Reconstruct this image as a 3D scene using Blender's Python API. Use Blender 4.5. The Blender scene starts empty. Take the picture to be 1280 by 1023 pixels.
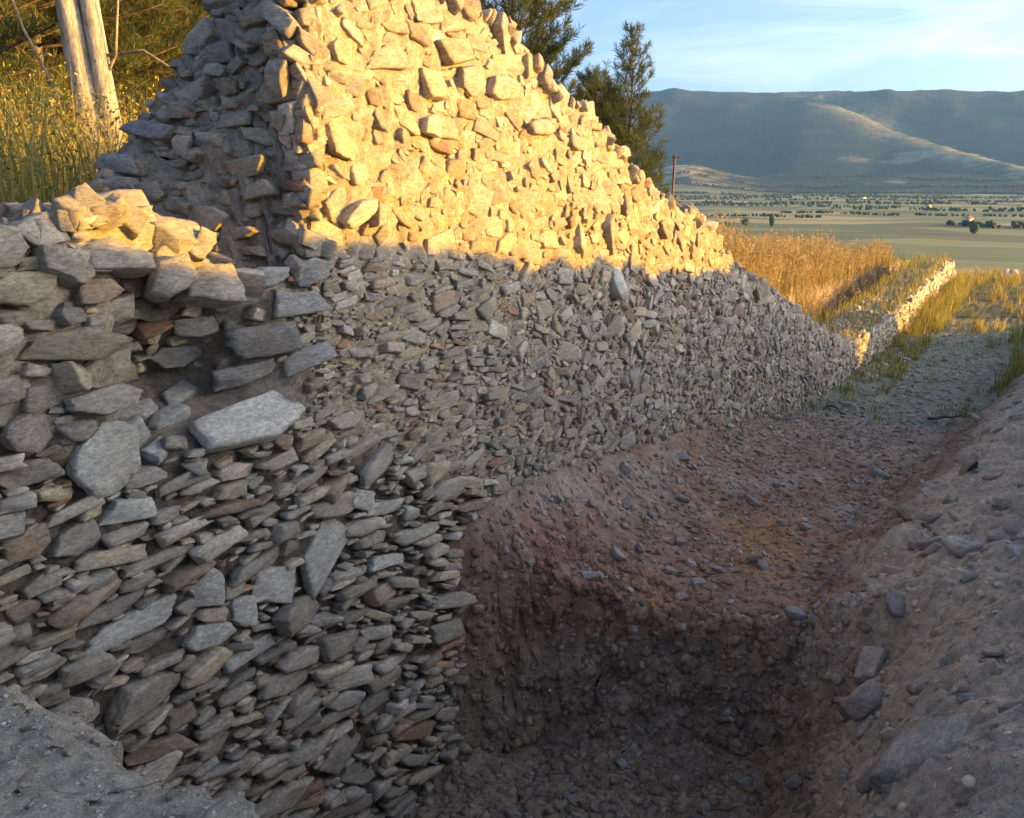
import bpy, math, random
import numpy as np
from mathutils import Vector, Matrix
from mathutils.bvhtree import BVHTree

sc = bpy.context.scene
col = sc.collection
R = math.radians
rng = np.random.default_rng(11)

# ------------------------------------------------------------------ camera, sky, sun, exposure
# World axes: the rubble wall's face lies on X = 0 and runs along +Y; the trench is on the +X side; Z = 0 at eye level.
cam = bpy.data.cameras.new('camera'); camo = bpy.data.objects.new('camera', cam); col.objects.link(camo)
camo.location = (3.0, 0.0, 0.0); camo.rotation_euler = (R(90 - 15), 0, R(32))
cam.sensor_fit = 'HORIZONTAL'; cam.angle = R(62); cam.clip_start = 0.05; cam.clip_end = 30000
sc.camera = camo

SUN_EL, SUN_TH = R(9.0), R(28.0)          # low evening sun, from +X turned a little towards +Y
world = bpy.data.worlds.new('World'); sc.world = world; world.use_nodes = True
nt = world.node_tree; nt.nodes.clear()
def N(tree, t, **kw):
    n = tree.nodes.new(t)
    for k, v in kw.items(): setattr(n, k, v)
    return n
sky = N(nt, 'ShaderNodeTexSky', sky_type='NISHITA', sun_disc=False, sun_elevation=SUN_EL, sun_rotation=R(90) - SUN_TH)
sky.altitude = 600; sky.air_density = 0.55; sky.dust_density = 4.5; sky.ozone_density = 2.4
bg = N(nt, 'ShaderNodeBackground'); bg.inputs[1].default_value = 0.15
wo = N(nt, 'ShaderNodeOutputWorld')
tc = N(nt, 'ShaderNodeTexCoord')
mp = N(nt, 'ShaderNodeMapping'); mp.inputs['Scale'].default_value = (1.6, 1.1, 9.0); mp.inputs['Rotation'].default_value = (0.12, -0.1, 0.5)
nz = N(nt, 'ShaderNodeTexNoise'); nz.inputs['Scale'].default_value = 2.2; nz.inputs['Detail'].default_value = 8; nz.inputs['Roughness'].default_value = 0.6; nz.inputs['Distortion'].default_value = 0.8
cr = N(nt, 'ShaderNodeValToRGB'); cr.color_ramp.elements[0].position = 0.46; cr.color_ramp.elements[1].position = 0.82
cr.color_ramp.elements[1].color = (0.65, 0.65, 0.65, 1)
mx = N(nt, 'ShaderNodeMixRGB', blend_type='MIX')
hsv = N(nt, 'ShaderNodeHueSaturation'); hsv.inputs['Saturation'].default_value = 0.25; hsv.inputs['Value'].default_value = 1.35
L = nt.links.new
L(tc.outputs['Generated'], mp.inputs[0]); L(mp.outputs[0], nz.inputs[0]); L(nz.outputs[0], cr.inputs[0])
L(sky.outputs[0], hsv.inputs['Color']); L(sky.outputs[0], mx.inputs[1]); L(hsv.outputs[0], mx.inputs[2]); L(cr.outputs[0], mx.inputs[0])
L(mx.outputs[0], bg.inputs[0]); L(bg.outputs[0], wo.inputs[0])

sd = bpy.data.lights.new('sun', 'SUN'); sd.energy = 4.1; sd.angle = R(0.5); sd.color = (1.0, 0.52, 0.0)
so = bpy.data.objects.new('sun', sd); col.objects.link(so)
S = Vector((math.cos(SUN_TH) * math.cos(SUN_EL), math.sin(SUN_TH) * math.cos(SUN_EL), math.sin(SUN_EL)))
so.rotation_euler = S.to_track_quat('Z', 'Y').to_euler(); so.location = (20, 5, 10)

sc.view_settings.view_transform = 'Standard'; sc.view_settings.look = 'None'
sc.view_settings.gamma = 1; sc.view_settings.use_curve_mapping = False
sc.view_settings.exposure = 1.95
sc.view_settings.use_white_balance = True; sc.view_settings.white_balance_temperature = 7150; sc.view_settings.white_balance_tint = 10
sc.cycles.volume_bounces = 1

# ------------------------------------------------------------------ noise and mesh helpers
def _h(ix, iy, iz, s):
    n = (ix * 374761393 + iy * 668265263 + iz * 2147483647 + s * 974634211) & 0xffffffff
    n = ((n ^ (n >> 13)) * 1274126177) & 0xffffffff
    n = ((n ^ (n >> 15)) * 2246822519) & 0xffffffff
    return (n ^ (n >> 16)) & 0xffffffff
def pn(x, y, z=0.0, s=0):
    x, y, z = np.broadcast_arrays(np.asarray(x, float), np.asarray(y, float), np.asarray(z, float))
    fx, fy, fz = np.floor(x), np.floor(y), np.floor(z)
    ix, iy, iz = fx.astype(np.int64), fy.astype(np.int64), fz.astype(np.int64)
    tx, ty, tz = x - fx, y - fy, z - fz
    ux, uy, uz = (t * t * t * (t * (t * 6 - 15) + 10) for t in (tx, ty, tz))
    def g(a, b, c):
        h = _h(ix + a, iy + b, iz + c, s)
        return ((h & 1023) / 511.5 - 1) * (tx - a) + (((h >> 10) & 1023) / 511.5 - 1) * (ty - b) + (((h >> 20) & 1023) / 511.5 - 1) * (tz - c)
    l = lambda a, b, t: a + (b - a) * t
    return l(l(l(g(0,0,0), g(1,0,0), ux), l(g(0,1,0), g(1,1,0), ux), uy), l(l(g(0,0,1), g(1,0,1), ux), l(g(0,1,1), g(1,1,1), ux), uy), uz) * 1.2
def fbm(x, y, z=0.0, o=4, s=0, gain=0.5):
    a, f, t = 1.0, 1.0, 0.0
    for k in range(o):
        t = t + a * pn(np.asarray(x) * f, np.asarray(y) * f, np.asarray(z) * f, s + k * 17); a *= gain; f *= 2.03
    return t
def ss(x, a, b):
    t = np.clip((np.asarray(x, float) - a) / (b - a), 0, 1); return t * t * (3 - 2 * t)
def ip(x, pts):
    p = np.array(pts, float); return np.interp(x, p[:, 0], p[:, 1])

def mk(name, V, F, mat, cols=None, parent=None, smooth=False, link=True):
    V = np.ascontiguousarray(V, dtype=np.float32).reshape(-1, 3); F = np.ascontiguousarray(F, dtype=np.int32)
    m = bpy.data.meshes.new(name); k = F.shape[1]
    m.vertices.add(len(V)); m.vertices.foreach_set('co', V.ravel())
    m.loops.add(F.size); m.loops.foreach_set('vertex_index', F.ravel())
    m.polygons.add(len(F)); m.polygons.foreach_set('loop_start', np.arange(0, F.size, k, dtype=np.int32))
    m.polygons.foreach_set('loop_total', np.full(len(F), k, dtype=np.int32))
    if smooth: m.polygons.foreach_set('use_smooth', np.ones(len(F), dtype=bool))
    m.update(calc_edges=True)
    if cols is not None:
        c = np.ones((len(V), 4), np.float32); c[:, :3] = cols
        a = m.color_attributes.new('col', 'FLOAT_COLOR', 'POINT'); a.data.foreach_set('color', c.ravel())
    m.materials.append(mat)
    o = bpy.data.objects.new(name, m)
    if link: col.objects.link(o)
    if parent: o.parent = parent
    return o
def grid_faces(nu, nv):
    i = np.arange(nu * nv).reshape(nu, nv)
    return np.stack([i[:-1, :-1], i[1:, :-1], i[1:, 1:], i[:-1, 1:]], -1).reshape(-1, 4)
def tag(o, label=None, cat=None, group=None, kind=None):
    if label: o['label'] = label
    if cat: o['category'] = cat
    if group: o['group'] = group
    if kind: o['kind'] = kind
    return o
def empty(name, loc=(0, 0, 0), rz=0):
    o = bpy.data.objects.new(name, None); o.location = loc; o.rotation_euler = (0, 0, rz); o.empty_display_size = 0.1
    col.objects.link(o); return o
class Pile:                                    # collects many small pieces into one mesh
    def __init__(s): s.V, s.F, s.C, s.n = [], [], [], 0
    def add(s, V, F, c):
        s.V.append(V); s.F.append(F + s.n); s.C.append(np.broadcast_to(np.asarray(c, float), (len(V), 3))); s.n += len(V)
    def build(s, name, mat, parent=None, smooth=False):
        return mk(name, np.concatenate(s.V), np.concatenate(s.F), mat, np.concatenate(s.C), parent, smooth)

# ------------------------------------------------------------------ materials
def mat_attr(name, rough=0.9, scales=((9, 0.35), (60, 0.3)), bumps=((14, 0.02), (70, 0.008)), squash=1.0, trans=0.0, spec=0.2, dust=None, rust=0.0):
    m = bpy.data.materials.new(name); m.use_nodes = True; t = m.node_tree; b = t.nodes['Principled BSDF']; K = t.links.new
    at = N(t, 'ShaderNodeAttribute', attribute_name='col')
    ge = N(t, 'ShaderNodeNewGeometry'); mapn = N(t, 'ShaderNodeMapping'); mapn.inputs['Scale'].default_value = (1, 1, squash)
    K(ge.outputs['Position'], mapn.inputs[0])
    cur = at.outputs['Color']
    for sc_, amt in scales:
        nn = N(t, 'ShaderNodeTexNoise'); nn.inputs['Scale'].default_value = sc_; nn.inputs['Detail'].default_value = 6; nn.inputs['Roughness'].default_value = 0.65
        K(mapn.outputs[0], nn.inputs[0])
        mr = N(t, 'ShaderNodeMapRange'); mr.inputs['From Min'].default_value = 0.33; mr.inputs['From Max'].default_value = 0.67
        mr.inputs['To Min'].default_value = 1 - amt; mr.inputs['To Max'].default_value = 1 + amt
        K(nn.outputs[0], mr.inputs[0])
        mu = N(t, 'ShaderNodeVectorMath', operation='SCALE'); K(cur, mu.inputs[0]); K(mr.outputs[0], mu.inputs['Scale']); cur = mu.outputs[0]
    if dust:
        nn = N(t, 'ShaderNodeTexNoise'); nn.inputs['Scale'].default_value = dust[1]; nn.inputs['Detail'].default_value = 7; nn.inputs['Roughness'].default_value = 0.7
        K(ge.outputs['Position'], nn.inputs[0])
        mr = N(t, 'ShaderNodeMapRange'); mr.inputs['From Min'].default_value = 0.5; mr.inputs['From Max'].default_value = 0.68; mr.inputs['To Max'].default_value = dust[2]
        K(nn.outputs[0], mr.inputs[0])
        mm = N(t, 'ShaderNodeMixRGB'); mm.inputs[2].default_value = (*dust[0], 1); K(mr.outputs[0], mm.inputs[0]); K(cur, mm.inputs[1]); cur = mm.outputs[0]
    if rust:
        nn = N(t, 'ShaderNodeTexNoise'); nn.inputs['Scale'].default_value = 3.1; nn.inputs['Detail'].default_value = 5
        K(ge.outputs['Position'], nn.inputs[0])
        mr = N(t, 'ShaderNodeMapRange'); mr.inputs['From Min'].default_value = 0.56; mr.inputs['From Max'].default_value = 0.72; mr.inputs['To Max'].default_value = rust
        K(nn.outputs[0], mr.inputs[0])
        mm = N(t, 'ShaderNodeMixRGB'); mm.inputs[2].default_value = (0.34, 0.23, 0.15, 1); K(mr.outputs[0], mm.inputs[0]); K(cur, mm.inputs[1]); cur = mm.outputs[0]
    K(cur, b.inputs['Base Color'])
    nrm = None
    for sc_, d in bumps:
        nn = N(t, 'ShaderNodeTexNoise'); nn.inputs['Scale'].default_value = sc_; nn.inputs['Detail'].default_value = 8; nn.inputs['Roughness'].default_value = 0.7
        K(mapn.outputs[0], nn.inputs[0])
        bu = N(t, 'ShaderNodeBump'); bu.inputs['Strength'].default_value = 1.0; bu.inputs['Distance'].default_value = d
        K(nn.outputs[0], bu.inputs['Height'])
        if nrm: K(nrm, bu.inputs['Normal'])
        nrm = bu.outputs[0]
    if nrm: K(nrm, b.inputs['Normal'])
    b.inputs['Roughness'].default_value = rough; b.inputs['Specular IOR Level'].default_value = spec
    if trans:
        tr = N(t, 'ShaderNodeBsdfTranslucent'); K(cur, tr.inputs[0]); ms = N(t, 'ShaderNodeMixShader'); ms.inputs[0].default_value = trans
        K(b.outputs[0], ms.inputs[1]); K(tr.outputs[0], ms.inputs[2]); K(ms.outputs[0], t.nodes['Material Output'].inputs[0])
    return m
M_stone = mat_attr('schist stone', 0.8, ((6, 0.22), (34, 0.34), (150, 0.30)), ((18, 0.006), (70, 0.008), (230, 0.0035)), squash=2.6, spec=0.3, dust=((0.46, 0.42, 0.36), 16, 0.4), rust=0.35)
M_core = mat_attr('lime mortar and earth', 0.95, ((6, 0.2), (45, 0.35), (170, .25)), ((20, 0.014), (85, 0.008), (240, .003)), dust=((0.44, 0.39, 0.31), 22, 0.4))
M_soil = mat_attr('trench soil', 0.95, ((3, 0.22), (22, 0.28), (120, 0.3)), ((14, 0.012), (55, 0.010), (190, 0.005)), spec=0.1)
M_gravel = mat_attr('gravel', 0.9, ((40, 0.25),), ((90, 0.002),), spec=0.2)
M_bark = mat_attr('pine bark', 0.9, ((16, 0.45), (60, 0.35)), ((22, 0.025), (80, 0.008)), squash=0.28)
M_needle = mat_attr('pine needles', 0.6, (), (), trans=0.4, spec=0.25)
M_grass = mat_attr('dry grass', 0.7, (), (), trans=0.35, spec=0.15)
M_leaf = mat_attr('shrub leaves', 0.65, (), (), trans=0.35, spec=0.2)
M_far = mat_attr('far land', 0.95, (), ())
M_hill = mat_attr('far forest', 0.95, ((.004, .3), (.02, .5), (.07, .4)), ((.012, 22),))
M_rust = mat_attr('rusty iron', 0.8, ((30, 0.4),), ((80, 0.003),), spec=0.4)
M_wood = mat_attr('weathered wood', 0.85, ((25, 0.35),), ((70, 0.004),))

# ------------------------------------------------------------------ terrain heights
def crest(Y):   # the ridge of the spoil heap on the right, whose shadow covers the lower wall
    return 1.25 + ip(np.asarray(Y, float) - 3.72, [(-9, .6), (1.1, .2), (1.6, -.02), (1.8, -.22), (2.4, -.36), (3.05, -.28), (4.4, -.43), (5.45, -.55), (6.9, -.73), (9, -.95), (9.7, -.88), (12, -1.25), (14.5, -2.0), (16, -2.65), (16.5, -3.5), (18.0, -3.5), (18.5, -2.7), (21.0, -2.7), (21.8, -4.1), (30, -4.4), (45, -4.6)])
def bank_edge(Y): return ip(Y, [(-6, -1.6), (0, -1.62), (2, -1.78), (4, -2.02), (6, -2.18), (9, -2.3), (13.5, -2.45), (17, -3.3), (22, -3.62), (34, -3.55), (60, -5)])
def wall_foot(Y): return ip(Y, [(-6, -1.6), (1, -1.75), (3.8, -2.5), (4.1, -2.2), (4.4, -2.02), (5.8, -2.14), (8.3, -2.5), (11, -3.0), (13.3, -3.42), (16, -3.5), (21, -3.72), (34, -3.55), (60, -5)])
def trench_mid(Y): return ip(Y, [(-6, -1.6), (4.8, -2.85), (5.3, -2.83), (8, -2.86), (10.4, -2.9), (11.4, -2.97), (12.2, -3.3), (15, -3.6), (21, -3.72), (34, -3.55), (60, -5)])
def foot_x(Y): return ip(Y, [(-6, 2.3), (2, 2.2), (3, 2.15), (4.7, 2.0), (5.3, 1.78), (6.8, 1.82), (8.5, 1.95), (11, 2.15), (13, 2.35), (16, 2.7), (60, 2.9)])
def pit_back(X): return ip(X, [(-.5, 3.95), (0, 4.0), (.25, 4.3), (.55, 4.6), (1.1, 4.95), (1.8, 5.08), (3, 5.0)])
def pit_front(X): return ip(X, [(-.5, 1.1), (0, 1.18), (.8, 1.26), (1.3, 1.28), (1.6, 1.0), (2.0, .6), (2.5, .3), (3, .2)])
def top_front(Y):
    return ip(Y, [(0.3, .3), (2.9, .75), (3.05, .82), (3.3, 1.0), (3.8, 1.04), (4.14, .95), (4.7, .92), (5.2, .63), (5.9, .44), (6.4, .18), (7.36, -.2), (8.42, -.36), (8.96, -.66), (9.7, -.98), (12, -1.66), (14.5, -2.4), (16.3, -2.86), (17.6, -2.95), (18.2, -3.0), (22, -3.02), (34, -2.7), (36, -3.4)])
def upper(X, Y):    # the meadow behind the wall
    z = ip(Y, [(-6, -.25), (0, -.45), (5, -.55), (10, -.95), (15, -1.55), (20, -2.3), (30, -2.85), (40, -3.15), (60, -5), (90, -10)])
    z = z + 0.035 * np.clip(-X - 3, 0, 60) * np.clip(1 - Y / 50, 0, 1) + 0.12 * fbm(X * .35, Y * .35, 0, 3, 5)
    tf = np.minimum(z, top_front(Y) - .28); kk = ss(X, -2.6, -1.2) * (Y > 3); z = z * (1 - kk) + tf * kk
    cut = ss(X, -2.15, -1.85) * ss(Y, 19, 21.5)                      # old excavation strip along the back of the low wall
    return z * (1 - cut) + (ip(Y, [(15, -2.6), (22, -3.6), (40, -3.9), (60, -5.5)])) * cut
def H(X, Y, fine=True):
    X, Y = np.broadcast_arrays(np.asarray(X, float), np.asarray(Y, float))
    mid = trench_mid(Y); wf = wall_foot(Y)
    t = np.clip(X / 1.15, 0, 1); ledge = wf + (mid - wf) * (1 - (1 - t) ** 1.8)
    wob = 0.12 * fbm(X * 1.7, Y * 1.7, 3.0, 3, 21)
    back = ss(Y + wob, pit_back(X) - 0.24, pit_back(X) + 0.10)
    front = 1 - ss(Y + wob, pit_front(X) - 0.05, pit_front(X) + 0.75)
    pit = -3.70 + 0.10 * fbm(X * 1.3, Y * 1.3, 0, 3, 9) + 0.25 * ss(X, 1.5, 2.3)
    balk = -1.62 - 0.03 * X + 0.06 * fbm(X * 1.2, Y * 1.2, 1, 3, 13)
    fl = pit * (1 - back) + ledge * back
    fl = fl * (1 - front) + balk * front
    be = bank_edge(Y); fx = foot_x(Y) + 0.18 * fbm(X * .6, Y * 1.1, 2, 3, 31)
    tb = np.clip((X - fx) / (3.05 - fx), 0, 1)
    bank = fl + (be - fl) * (0.35 * tb + 0.65 * np.sin(tb * np.pi / 2) ** 1.3)
    cz = crest(Y)
    th = np.clip((X - 3.05) / (7 - 3.05), 0, 1)
    heap = be + (cz - be) * (0.75 * th + 0.25 * ss(th, 0, 1))
    far = cz - np.clip(X - 7.1, 0, 30) * 0.45
    z = np.where(X < 3.05, np.where(X > fx, bank, fl), np.where(X < 7, heap, np.maximum(far, be)))
    z = np.where(X > 0, z, np.where(X > -0.5, fl, upper(X, Y))) - np.clip(Y - 47, 0, 100) * .14
    if fine:
        inside = ss(X, -.5, 0) * (Y < 60)
        clod = np.abs(fbm(X * 3.1, Y * 3.1, z * 3.1, 4, 41)) 
        slope = ss(X, 1.7, 2.2)
        ribs = np.abs(fbm((X + Y * .45) * 1.3, (Y - X * .9) * 3.6, z * 1.2, 4, 43, .55)); clod = clod * (1 - slope) + ribs * slope
        amp = (0.035 + 0.10 * slope + 0.05 * ss(back * (1 - back), .02, .2)) * inside * (1 - .7 * ss(Y, 12, 15))
        amp = amp * (1 - 0.6 * front)
        z = z + amp * (clod - .3) * 1.1 + inside * 0.03 * fbm(X * 8, Y * 8, z * 8, 3, 51) + inside * 0.012 * fbm(X * 25, Y * 25, z * 25, 2, 61)
        z = z + inside * slope * (1 - ss(Y, 12, 15)) * 0.10 * fbm(X * 1.1, Y * 2.2, 0, 3, 71)
    return z

def span(parts):
    out = []
    for a, b, n in parts: out.append(np.linspace(a, b, n, endpoint=False))
    out.append([parts[-1][1]]); return np.concatenate(out)
gx = span([(-70, -20, 14), (-20, -4, 40), (-4, -.4, 24), (-.4, 3.9, 172), (3.9, 8, 40), (8, 40, 16)])
gy = span([(-8, 0.4, 40), (0.4, 7.5, 290), (7.5, 14, 160), (14, 24, 120), (24, 46, 80), (46, 95, 24)])
GX, GY = np.meshgrid(gx, gy, indexing='ij')
GZ = H(GX, GY)
# lateral ruggedness of steep faces
rug = 0.075 * fbm(GX * 6, GY * 6, GZ * 6, 4, 81, .6) * ss(GX, 0.1, .4) * (GY < 14) * (GX < 4) * (1 - .72 * ss(GX, 1.9, 2.4))
rug2 = 0.09 * fbm(GX * 6 + 9, GY * 6, GZ * 6, 4, 82, .6) * ss(GX, 0.1, .4) * (GY < 14) * (GX < 4) * (1 - .72 * ss(GX, 1.9, 2.4))
def soil_col(X, Y, Z):
    c_dust = np.array([.50, .405, .305]); c_red = np.array([.37, .235, .165]); c_dark = np.array([.345, .25, .185]); c_och = np.array([.45, .255, .13])
    c_path = np.array([.25, .25, .17]); c_mead = np.array([.16, .12, .05]); c_balk = np.array([.46, .41, .335]); c_grey = np.array([.43, .35, .28])
    def mixc(a, b, t): return a * (1 - t[..., None]) + b * t[..., None]
    X, Y, Z = (np.asarray(v, float) for v in (X, Y, Z))
    n1 = fbm(X * 1.6, Y * 1.6, Z * 1.6, 4, 91); n2 = fbm(X * 4, Y * 4, Z * 4, 3, 95)
    c = np.broadcast_to(c_red, X.shape + (3,)).copy()
    c = mixc(c, c_grey, np.clip(ss(n1, .0, .5) * .8, 0, 1))
    c = mixc(c, c_och, np.clip(np.exp(-((X - 1.35) / .45) ** 2 - ((Y - 6.55) / .7) ** 2) * (.9 + n2) + .7 * np.exp(-((X - .95) / .25) ** 2 - ((Y - 5.1) / .25) ** 2), 0, .85))
    c = mixc(c, np.array([.29, .145, .105]), np.clip(.9 * np.exp(-((X - .5) / .35) ** 2 - ((Y - 4.75) / .4) ** 2) * (1 + n2), 0, .9))
    humus = ss(-Z + .25 * n1, 2.92, 3.12) * (Y < 5.6)
    c = mixc(c, c_dark, np.clip(humus, 0, 1))
    c = mixc(c, c_dark * 1.1, np.clip(ss(Y + n1, 8.2, 9.6) * (1 - ss(Y, 11.6, 12.2)) * .75, 0, 1) * (X < 2.4))
    bank = ss(X + .25 * n1, foot_x(Y) + .05, foot_x(Y) + .55)
    side = ss(Y, 6.5, 8.5) * (1 - ss(X + .15 * n2, foot_x(Y) + .35, foot_x(Y) + .65))
    c = mixc(c, mixc(np.broadcast_to(c_dust, c.shape), c_red * .8, side), bank * (1 - humus * .6 * (X < 2.3)))
    c = mixc(c, c_balk, (1 - ss(Y, pit_front(X) - .1, pit_front(X) + .6)) * (1 - ss(X, 2.2, 3)))
    c = mixc(c, c_path, ss(Y + .5 * n1, 11.8, 12.8) * (1 - ss(X, foot_x(Y) - .1, foot_x(Y) + .3) * (Y < 17)))
    c = mixc(c, c_mead * (1 + .5 * n1[..., None]), (X < -.55).astype(float))
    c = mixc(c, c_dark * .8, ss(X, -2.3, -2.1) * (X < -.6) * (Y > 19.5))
    c = mixc(c, c_mead * (1 + .5 * n1[..., None]), ss(Y + 3 * n1, 24, 27) * (X > 0) * .7)
    return c
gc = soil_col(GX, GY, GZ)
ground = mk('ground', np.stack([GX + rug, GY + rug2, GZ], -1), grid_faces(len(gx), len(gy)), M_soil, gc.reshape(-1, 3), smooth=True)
tag(ground, 'excavated reddish brown earth trench, pit, spoil bank and path beside the rubble wall', 'ground', kind='structure')

# ------------------------------------------------------------------ far land: valley and mountains (polar sheets about the site)
FH = np.array([-math.sin(R(32)), math.cos(R(32))]); RT = np.array([math.cos(R(32)), math.sin(R(32))])
def pol(az, r):      # az: degrees clockwise from the view axis
    a = np.radians(az); return 3 + r * (FH[0] * np.cos(a) + RT[0] * np.sin(a)), r * (FH[1] * np.cos(a) + RT[1] * np.sin(a))
azs = np.linspace(-80, 80, 420)
def far_z(az, r):
    X, Y = pol(az, r)
    base = ip(r, [(40, -7.5), (90, -13), (300, -40), (520, -60), (9999, -60)])
    base = base + 5 * fbm(X / 420, Y / 420, 0, 3, 3) * ss(r, 500, 900)
    foot = ss(r, 3700, 5200) * (60 + 45 * fbm(X / 900, Y / 900, 0, 4, 7))
    lh = np.exp(-((az - 11.2) / 3.2) ** 2 - ((r - 4700) / 700) ** 2) * 95
    lh2 = np.exp(-((az - 24) / 6) ** 2 - ((r - 4900) / 600) ** 2) * 25
    sk = ip(az, [(-80, 620), (-30, 650), (0, 720), (10, 758), (12.2, 752), (16, 728), (19.5, 735), (23, 712), (27, 690), (29.5, 668), (30.6, 650), (34, 700), (50, 640), (80, 560)])
    main = (sk + 60) * ss(r, 5600, 8200) ** 0.9 * (1 + .22 * fbm(X / 700, Y / 700, 0, 4, 9) * (1 - ss(r, 7400, 8200)))
    # lateral spur running down towards the right
    t = np.clip((az - 17.0) / (30.0 - 17.0), -.2, 1.25)
    rs = 7900 - 2500 * t; hs = ip(t, [(-.2, 740), (0, 735), (.28, 520), (.45, 365), (.75, 190), (1.0, 95), (1.25, 20)])
    spur = hs + 100 - np.sqrt((r - rs) ** 2 + 200 ** 2) * np.where(r < rs, .30, .42)
    spur = spur * ss(az, 13.5, 18)
    back = np.exp(-((az - 33) / 4) ** 2) * 90 * ss(r, 8300, 8900)
    return base + np.maximum(foot + lh + lh2, np.maximum(main, spur)) + 14 * fbm(X / 260, Y / 260, 0, 3, 15) * ss(r, 5000, 6000) + back
def far_cols(az, r, hills):
    X, Y = pol(az, r)
    n = fbm(X / 500, Y / 500, 0, 5, 19); n2 = fbm(X / 120, Y / 120, 0, 3, 23)
    t = np.clip((az - 17.0) / 13.0, -.2, 1.25); rs = 7900 - 2500 * t
    onspur = .75 * np.exp(-((r - rs + 120) / 330) ** 2) * ss(az, 16, 18) * ss(n + .5 * n2, -.45, .15)
    onleft = np.exp(-((az - 11.2) / 3.4) ** 2 - ((r - 4500) / 650) ** 2) * ss(n2 + n, -.3, .3)
    forest = np.array([.013, .020, .024]); grassc = np.array([.30, .26, .15])
    g = np.clip(onspur + onleft + .55 * ss(n + .4 * n2, .25, .6) * (r < 6000), 0, 1)
    return forest * (1 - g[..., None]) + grassc * g[..., None]
rh = span([(5000 - 1100, 6000, 60), (6000, 9000, 110)])
A_, R_ = np.meshgrid(azs, rh, indexing='ij'); X_, Y_ = pol(A_, R_)
hills = mk('hills', np.stack([X_, Y_, far_z(A_, R_)], -1), grid_faces(len(azs), len(rh)), M_hill, far_cols(A_, R_, True).reshape(-1, 3), smooth=True)
tag(hills, 'long blue forested mountain ridge with a pale grassy spur beyond the valley', 'mountains', kind='structure')
rv = np.concatenate([np.geomspace(42, 900, 50)[:-1], np.geomspace(900, 3990, 60)])
A_, R_ = np.meshgrid(azs, rv, indexing='ij'); X_, Y_ = pol(A_, R_)
def mat_fields():
    m = bpy.data.materials.new('valley fields'); m.use_nodes = True; t = m.node_tree; b = t.nodes['Principled BSDF']; K = t.links.new
    ge = N(t, 'ShaderNodeNewGeometry'); mp_ = N(t, 'ShaderNodeMapping'); mp_.inputs['Rotation'].default_value = (0, 0, 0.55); mp_.inputs['Scale'].default_value = (1/300, 1/110, 0)
    vo = N(t, 'ShaderNodeTexVoronoi', voronoi_dimensions='2D'); vo.inputs['Scale'].default_value = 1
    K(ge.outputs['Position'], mp_.inputs[0]); K(mp_.outputs[0], vo.inputs['Vector'])
    cr_ = N(t, 'ShaderNodeValToRGB'); cr_.color_ramp.interpolation = 'CONSTANT'
    e = cr_.color_ramp.elements; e[0].color = (.09, .13, .05, 1); e[1].position = .2; e[1].color = (.15, .18, .075, 1)
    for p, c in ((.38, (.055, .095, .04)), (.55, (.26, .23, .11)), (.7, (.12, .14, .06)), (.85, (.08, .085, .045))):
        x = e.new(p); x.color = (*c, 1)
    sp = N(t, 'ShaderNodeSeparateColor'); K(vo.outputs['Color'], sp.inputs[0]); K(sp.outputs[0], cr_.inputs[0])
    nn = N(t, 'ShaderNodeTexNoise'); nn.inputs['Scale'].default_value = .012; nn.inputs['Detail'].default_value = 6; K(ge.outputs['Position'], nn.inputs[0])
    mr = N(t, 'ShaderNodeMapRange'); mr.inputs['To Min'].default_value = .6; mr.inputs['To Max'].default_value = 1.4; K(nn.outputs[0], mr.inputs[0])
    mu = N(t, 'ShaderNodeVectorMath', operation='SCALE'); K(cr_.outputs[0], mu.inputs[0]); K(mr.outputs[0], mu.inputs['Scale']); K(mu.outputs[0], b.inputs['Base Color'])
    b.inputs['Roughness'].default_value = .95; return m
valley = mk('valley', np.stack([X_, Y_, far_z(A_, R_)], -1), grid_faces(len(azs), len(rv)), mat_fields(), smooth=True)
tag(valley, 'patchwork valley floor of green and tan fields far below the site', 'valley', kind='structure')

# ------------------------------------------------------------------ the rubble wall
def top_stub(Y): return ip(Y, [(.3, .2), (1.1, .15), (1.28, -.1), (1.6, -.15), (2.0, -.13), (2.25, -.18), (2.4, -.28), (2.52, -.44), (3.2, -.42)])
WT = 1.05                                   # wall thickness
def ztop(X, Y):
    a = np.maximum(-np.asarray(X, float), .06)
    ze = ((Y - 3.03) / a + .45) / .95 + .28 * fbm(X * 3.5, Y * 0, 0, 3, 101)
    hi = top_front(Y) - np.where(Y > 7.5, .22, .0) * np.clip(-X, 0, 2) * (Y < 16.5) + .03 * fbm(X * 5, Y * 5, 0, 2, 103) + .16 * fbm(X * .8, Y * .9, 0, 3, 105) * ss(Y, 16, 18) + .13 * fbm(X * .5, Y * 2.1, 0, 3, 107) * (1 - ss(Y, 9, 11))
    st = top_stub(Y) - .03 * np.clip(-X, 0, 2) + .04 * fbm(X * 4, Y * 4, 0, 2, 104)
    return np.minimum(hi, np.maximum(st, ze))
def fX(Y, Z):
    x = .045 * fbm(Y * 1.3, Z * 1.3, 0, 3, 111) + .05 * np.clip(-1 - Z, 0, 2)
    m = ss(Y, 1.88, 2.08) * (1 - ss(Y, 2.35, 2.85)) * ss(Z, -1.12, -.88)
    x = x - m * (.46 - .36 * np.clip((Z + .85) / .5, 0, 1))
    und = ss(Y, 2.3, 2.5) * (1 - ss(Y, 2.6, 3.0)) * ss(Z, -.8, -.5) * .07      # loose core left between the stub and the broken end
    return x - und
ys = span([(.3, 1.2, 50), (1.2, 2.9, 85), (2.9, 3.12, 36), (3.12, 5, 90), (5, 10, 170), (10, 18.5, 190), (18.5, 36, 160)])
nf, ntp, nb = 180, 30, 6
sec = []
hb_ = H(np.full(len(ys), .02), ys, False)
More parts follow.
